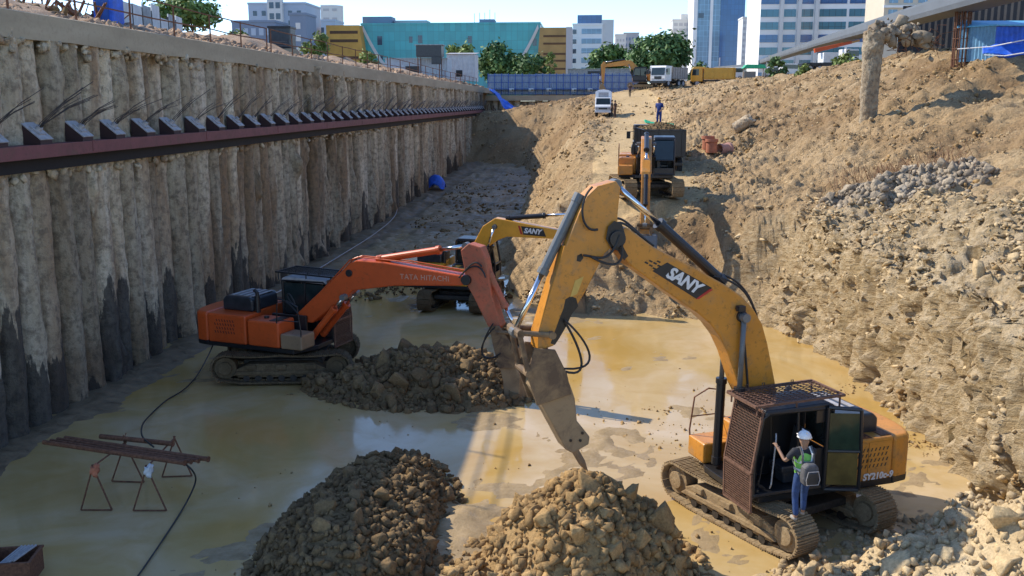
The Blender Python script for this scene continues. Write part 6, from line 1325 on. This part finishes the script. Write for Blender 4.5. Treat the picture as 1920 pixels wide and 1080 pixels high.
p_ = W(1147, 222, 98); person("person in dark clothes nearest the white box truck", (p_[0], p_[1], tz(p_[0], p_[1])), R(80), None, M_hair, M_hair)
p_ = W(1153, 222, 97); person("person in brown shirt beside the one at the white box truck", (p_[0], p_[1], tz(p_[0], p_[1])), R(60), None, M_brown, M_brown)
p_ = W(1181, 183, 128); person("person in dark clothes walking alone down the haul road", (p_[0], p_[1], tz(p_[0], p_[1])), R(170), dict(kl=(-.09, .12, .5), al=(-.09, .2, .08), tl=(-.09, .34, .05), ar=(.09, -.2, .1), tr=(.09, -.08, .03)), M_brown, M_hair)
# ================================================================== PIPES ON TRESTLES, CABLES, SMALL THINGS IN THE WATER
def trestle(label, f0, f1, fa, b0, b1, ba):
    """welded saw horse: a triangle of bars at each end joined by a top bar"""
    t = thing("trestle", label, "trestle", tuple((f0 + f1) / 2), 0, "steel trestles in the water"); o = (f0 + f1) / 2
    for a_, c_, ap in ((f0, f1, fa), (b0, b1, ba)):
        for p, q in ((a_, ap), (c_, ap)): b = MB(); b.cyl(p - o, q + (q - p) * .05 - o, .02, n=6); b.build("leg", M_rust, t)
        b = MB(); b.cyl(a_ - o, c_ - o, .018, n=6); b.build("cross_bar", M_rust, t)
    b = MB(); b.cyl(fa - o, ba - o, .022, n=6); b.build("top_bar", M_rust, t); return t
def apex(f0, f1, h): q = (f0 + f1) / 2; return q + np.array([0, 0, h])
f0, f1, b0, b1 = FL(152, 956, .02), FL(210, 956, .02), FL(210, 902, .02), FL(270, 904, .02)
trestle("left rusty trestle under the stacked pipes, rag tied to its top", f0, f1, apex(f0, f1, 1.02), b0, b1, apex(b0, b1, .98)); fa1, ba1 = apex(f0, f1, 1.02), apex(b0, b1, .98)
f0, f1, b0, b1 = FL(250, 957, .02), FL(312, 957, .02), FL(304, 894, .02), FL(360, 892, .02)
trestle("right rusty trestle under the stacked pipes, pale bag tied to its top", f0, f1, apex(f0, f1, 1.02), b0, b1, apex(b0, b1, .98)); fa2, ba2 = apex(f0, f1, 1.02), apex(b0, b1, .98)
for px0, py0, px1, py1, zz, r_, lab in ((82, 829, 346, 868, 1.06, .055, "thick rusty pipe at the front of the bundle on the trestles"), (95, 826, 358, 866, 1.05, .045, "second rusty pipe from the front on the trestles"), (108, 823, 372, 864, 1.05, .045, "middle rusty pipe on the trestles"), (122, 821, 390, 861, 1.06, .055, "rearmost pipe of the bundle, reaching farthest right on the trestles"), (188, 818, 324, 832, 1.10, .06, "short rusty pipe with star fins lying behind the pipe bundle")):
    b = MB(); p0, p1 = FL(px0, py0, zz), FL(px1, py1, zz); m_ = (p0 + p1) / 2; b.cyl(p0 - m_, p1 - m_, r_, n=12); b.cyl(p1 - m_, p1 - m_ + (p1 - p0) * .004, r_ * 1.25, n=12); b.cyl(p0 - m_, p0 - m_ - (p1 - p0) * .006, r_ * .8, r_ * .5, n=12)
    if px0 == 188:
        q = p0 + (p1 - p0) * .33 - m_
        for k in range(6): a_ = k * math.pi / 3; b.cyl(q, q + np.array([.03, .14 * math.cos(a_), .14 * math.sin(a_)]), .012, n=4)
    o = b.build("steel_pipe", M_rust); o.location = m_; tag(o, lab, "pipe", "pipes on the trestles")
for p, mt, lab in ((fa1, M_terra, "reddish rag hanging from the left trestle"), (fa2, M_tinw, "pale plastic bag hanging from the right trestle")):
    v, f = RB3[2]; q = v * np.array([.13, .11, .2]) * (1 + .35 * fbm(v * 3, 3, 9))[:, None]; o = tag(link("rag" if mt is M_terra else "plastic_bag", np_mesh("rag", q, f, mt, True), None, p + np.array([.05, -.02, -.10])), lab, "rag" if mt is M_terra else "bag")
def cable(name, pts, r, mat, label):
    P = [Vector(p) for p in pts]; out = []
    for i in range(len(P) - 1):
        a_, b_, c_, d_ = P[max(i - 1, 0)], P[i], P[i + 1], P[min(i + 2, len(P) - 1)]
        for k in range(8): t_ = k / 8; out.append(.5 * ((2 * b_) + (c_ - a_) * t_ + (2 * a_ - 5 * b_ + 4 * c_ - d_) * t_ ** 2 + (3 * b_ - a_ - 3 * c_ + d_) * t_ ** 3))
    out.append(P[-1]); o0 = out[0].copy(); b = MB(); b.tube([p - o0 for p in out], r, 6); o = b.build(name, mat, smooth=True); o.location = o0; return tag(o, label, "hose")
cable("hose", [FL(345, 868, 1.0), FL(362, 884, .8), FL(366, 905, .35), FL(345, 950, .05), FL(300, 1020, .04), FL(255, 1085, .04)], .02, M_rubber, "black hose running from the trestles to the bottom edge")
cable("hose", [FL(288, 838, 1.15), FL(268, 820, 1.1), FL(266, 800, .6), FL(278, 782, .1), FL(310, 752, .05), FL(345, 730, .06), FL(372, 700, .08), FL(396, 655, .4), FL(400, 640, .9)], .022, M_rubber, "black hose looping from the trestles to the orange excavator")
cable("cable", [FL(470, 570, .9), FL(520, 548, .5), FL(570, 520, .25), FL(640, 478, .3), FL(700, 440, .4), FL(738, 408, .5), FL(745, 385, .6), FL(742, 360, .9)], .03, M_plate, "pale cable lying along the foot of the pile wall")
# scrap bin at the bottom left corner
p_ = FL(38, 1072, .0); p_ = FL(30, 1085, 0); t = thing("scrap_bin", "rusty open bin with pipes and rags in the bottom left corner", "bin", (p_[0] - .15, p_[1], 0), R(12)); t.scale = (.72, .72, .8)
b = MB(); b.box(-.75, .75, -.5, -.46, 0, .55); b.box(-.75, .75, .46, .5, 0, .55); b.box(-.75, -.71, -.46, .46, 0, .55); b.box(.71, .75, -.46, .46, 0, .55); b.box(-.71, .71, -.46, .46, 0, .04); b.build("shell", M_rust, t, .01)
b = MB(); b.box(-.78, .78, -.53, -.46, .55, .60); b.box(-.78, .78, .46, .53, .55, .60); b.box(.70, .78, -.46, .46, .55, .60); b.box(-.78, -.70, -.46, .46, .55, .6); b.build("rim", M_rust, t)
b = MB()
for k in range(5): b.cyl((-.1 + k * .11, -.42, .5 + .03 * k), (.25 + k * .09, .44, .63), .03, n=7)
tag(b.build("pipe", M_plate, t), None)
v, f = RB3[4]; link("rag", np_mesh("rag", v * np.array([.33, .26, .24]) * (1 + .3 * fbm(v * 3, 3, 4))[:, None] + np.array([-.42, 0, .62]), f, M_terra, True), t); v, f = RB3[5]; link("sack", np_mesh("sack", v * np.array([.26, .22, .2]) * (1 + .3 * fbm(v * 3, 3, 6))[:, None] + np.array([-.5, -.25, .72]), f, M_tinw, True), t)
# dry brush on the grey pile
rb_ = np.random.default_rng(44); br = MB()
for k in range(260):
    x, y = 13.4 + rb_.normal() * 1.2, 42.3 + rb_.normal() * .8; z = tz(x, y) + .55 * max(0, 1 - abs(y - 40.8) / 2.5); a_ = Vector((x, y, z)); d = Vector((rb_.normal() * .35, rb_.normal() * .3, .55 + rb_.random() * .5)); br.tube([a_, a_ + d * .5 + Vector((rb_.normal() * .08, 0, 0)), a_ + d], .011, 3)
tag(br.build("dry_brush", plain("dry_twigs", (.22, .12, .06), .9)), "dry brown brushwood behind the grey pile on the bench", "brushwood", kind="stuff")
p_ = W(1378, 236, 66); t = broken_pile("short broken concrete stump lying on the bank above the clay pipes", (p_[0], p_[1], tz(p_[0], p_[1])), 1.3, .42, 63); t.rotation_euler = (R(60), 0, R(70)); t.location.z += .25
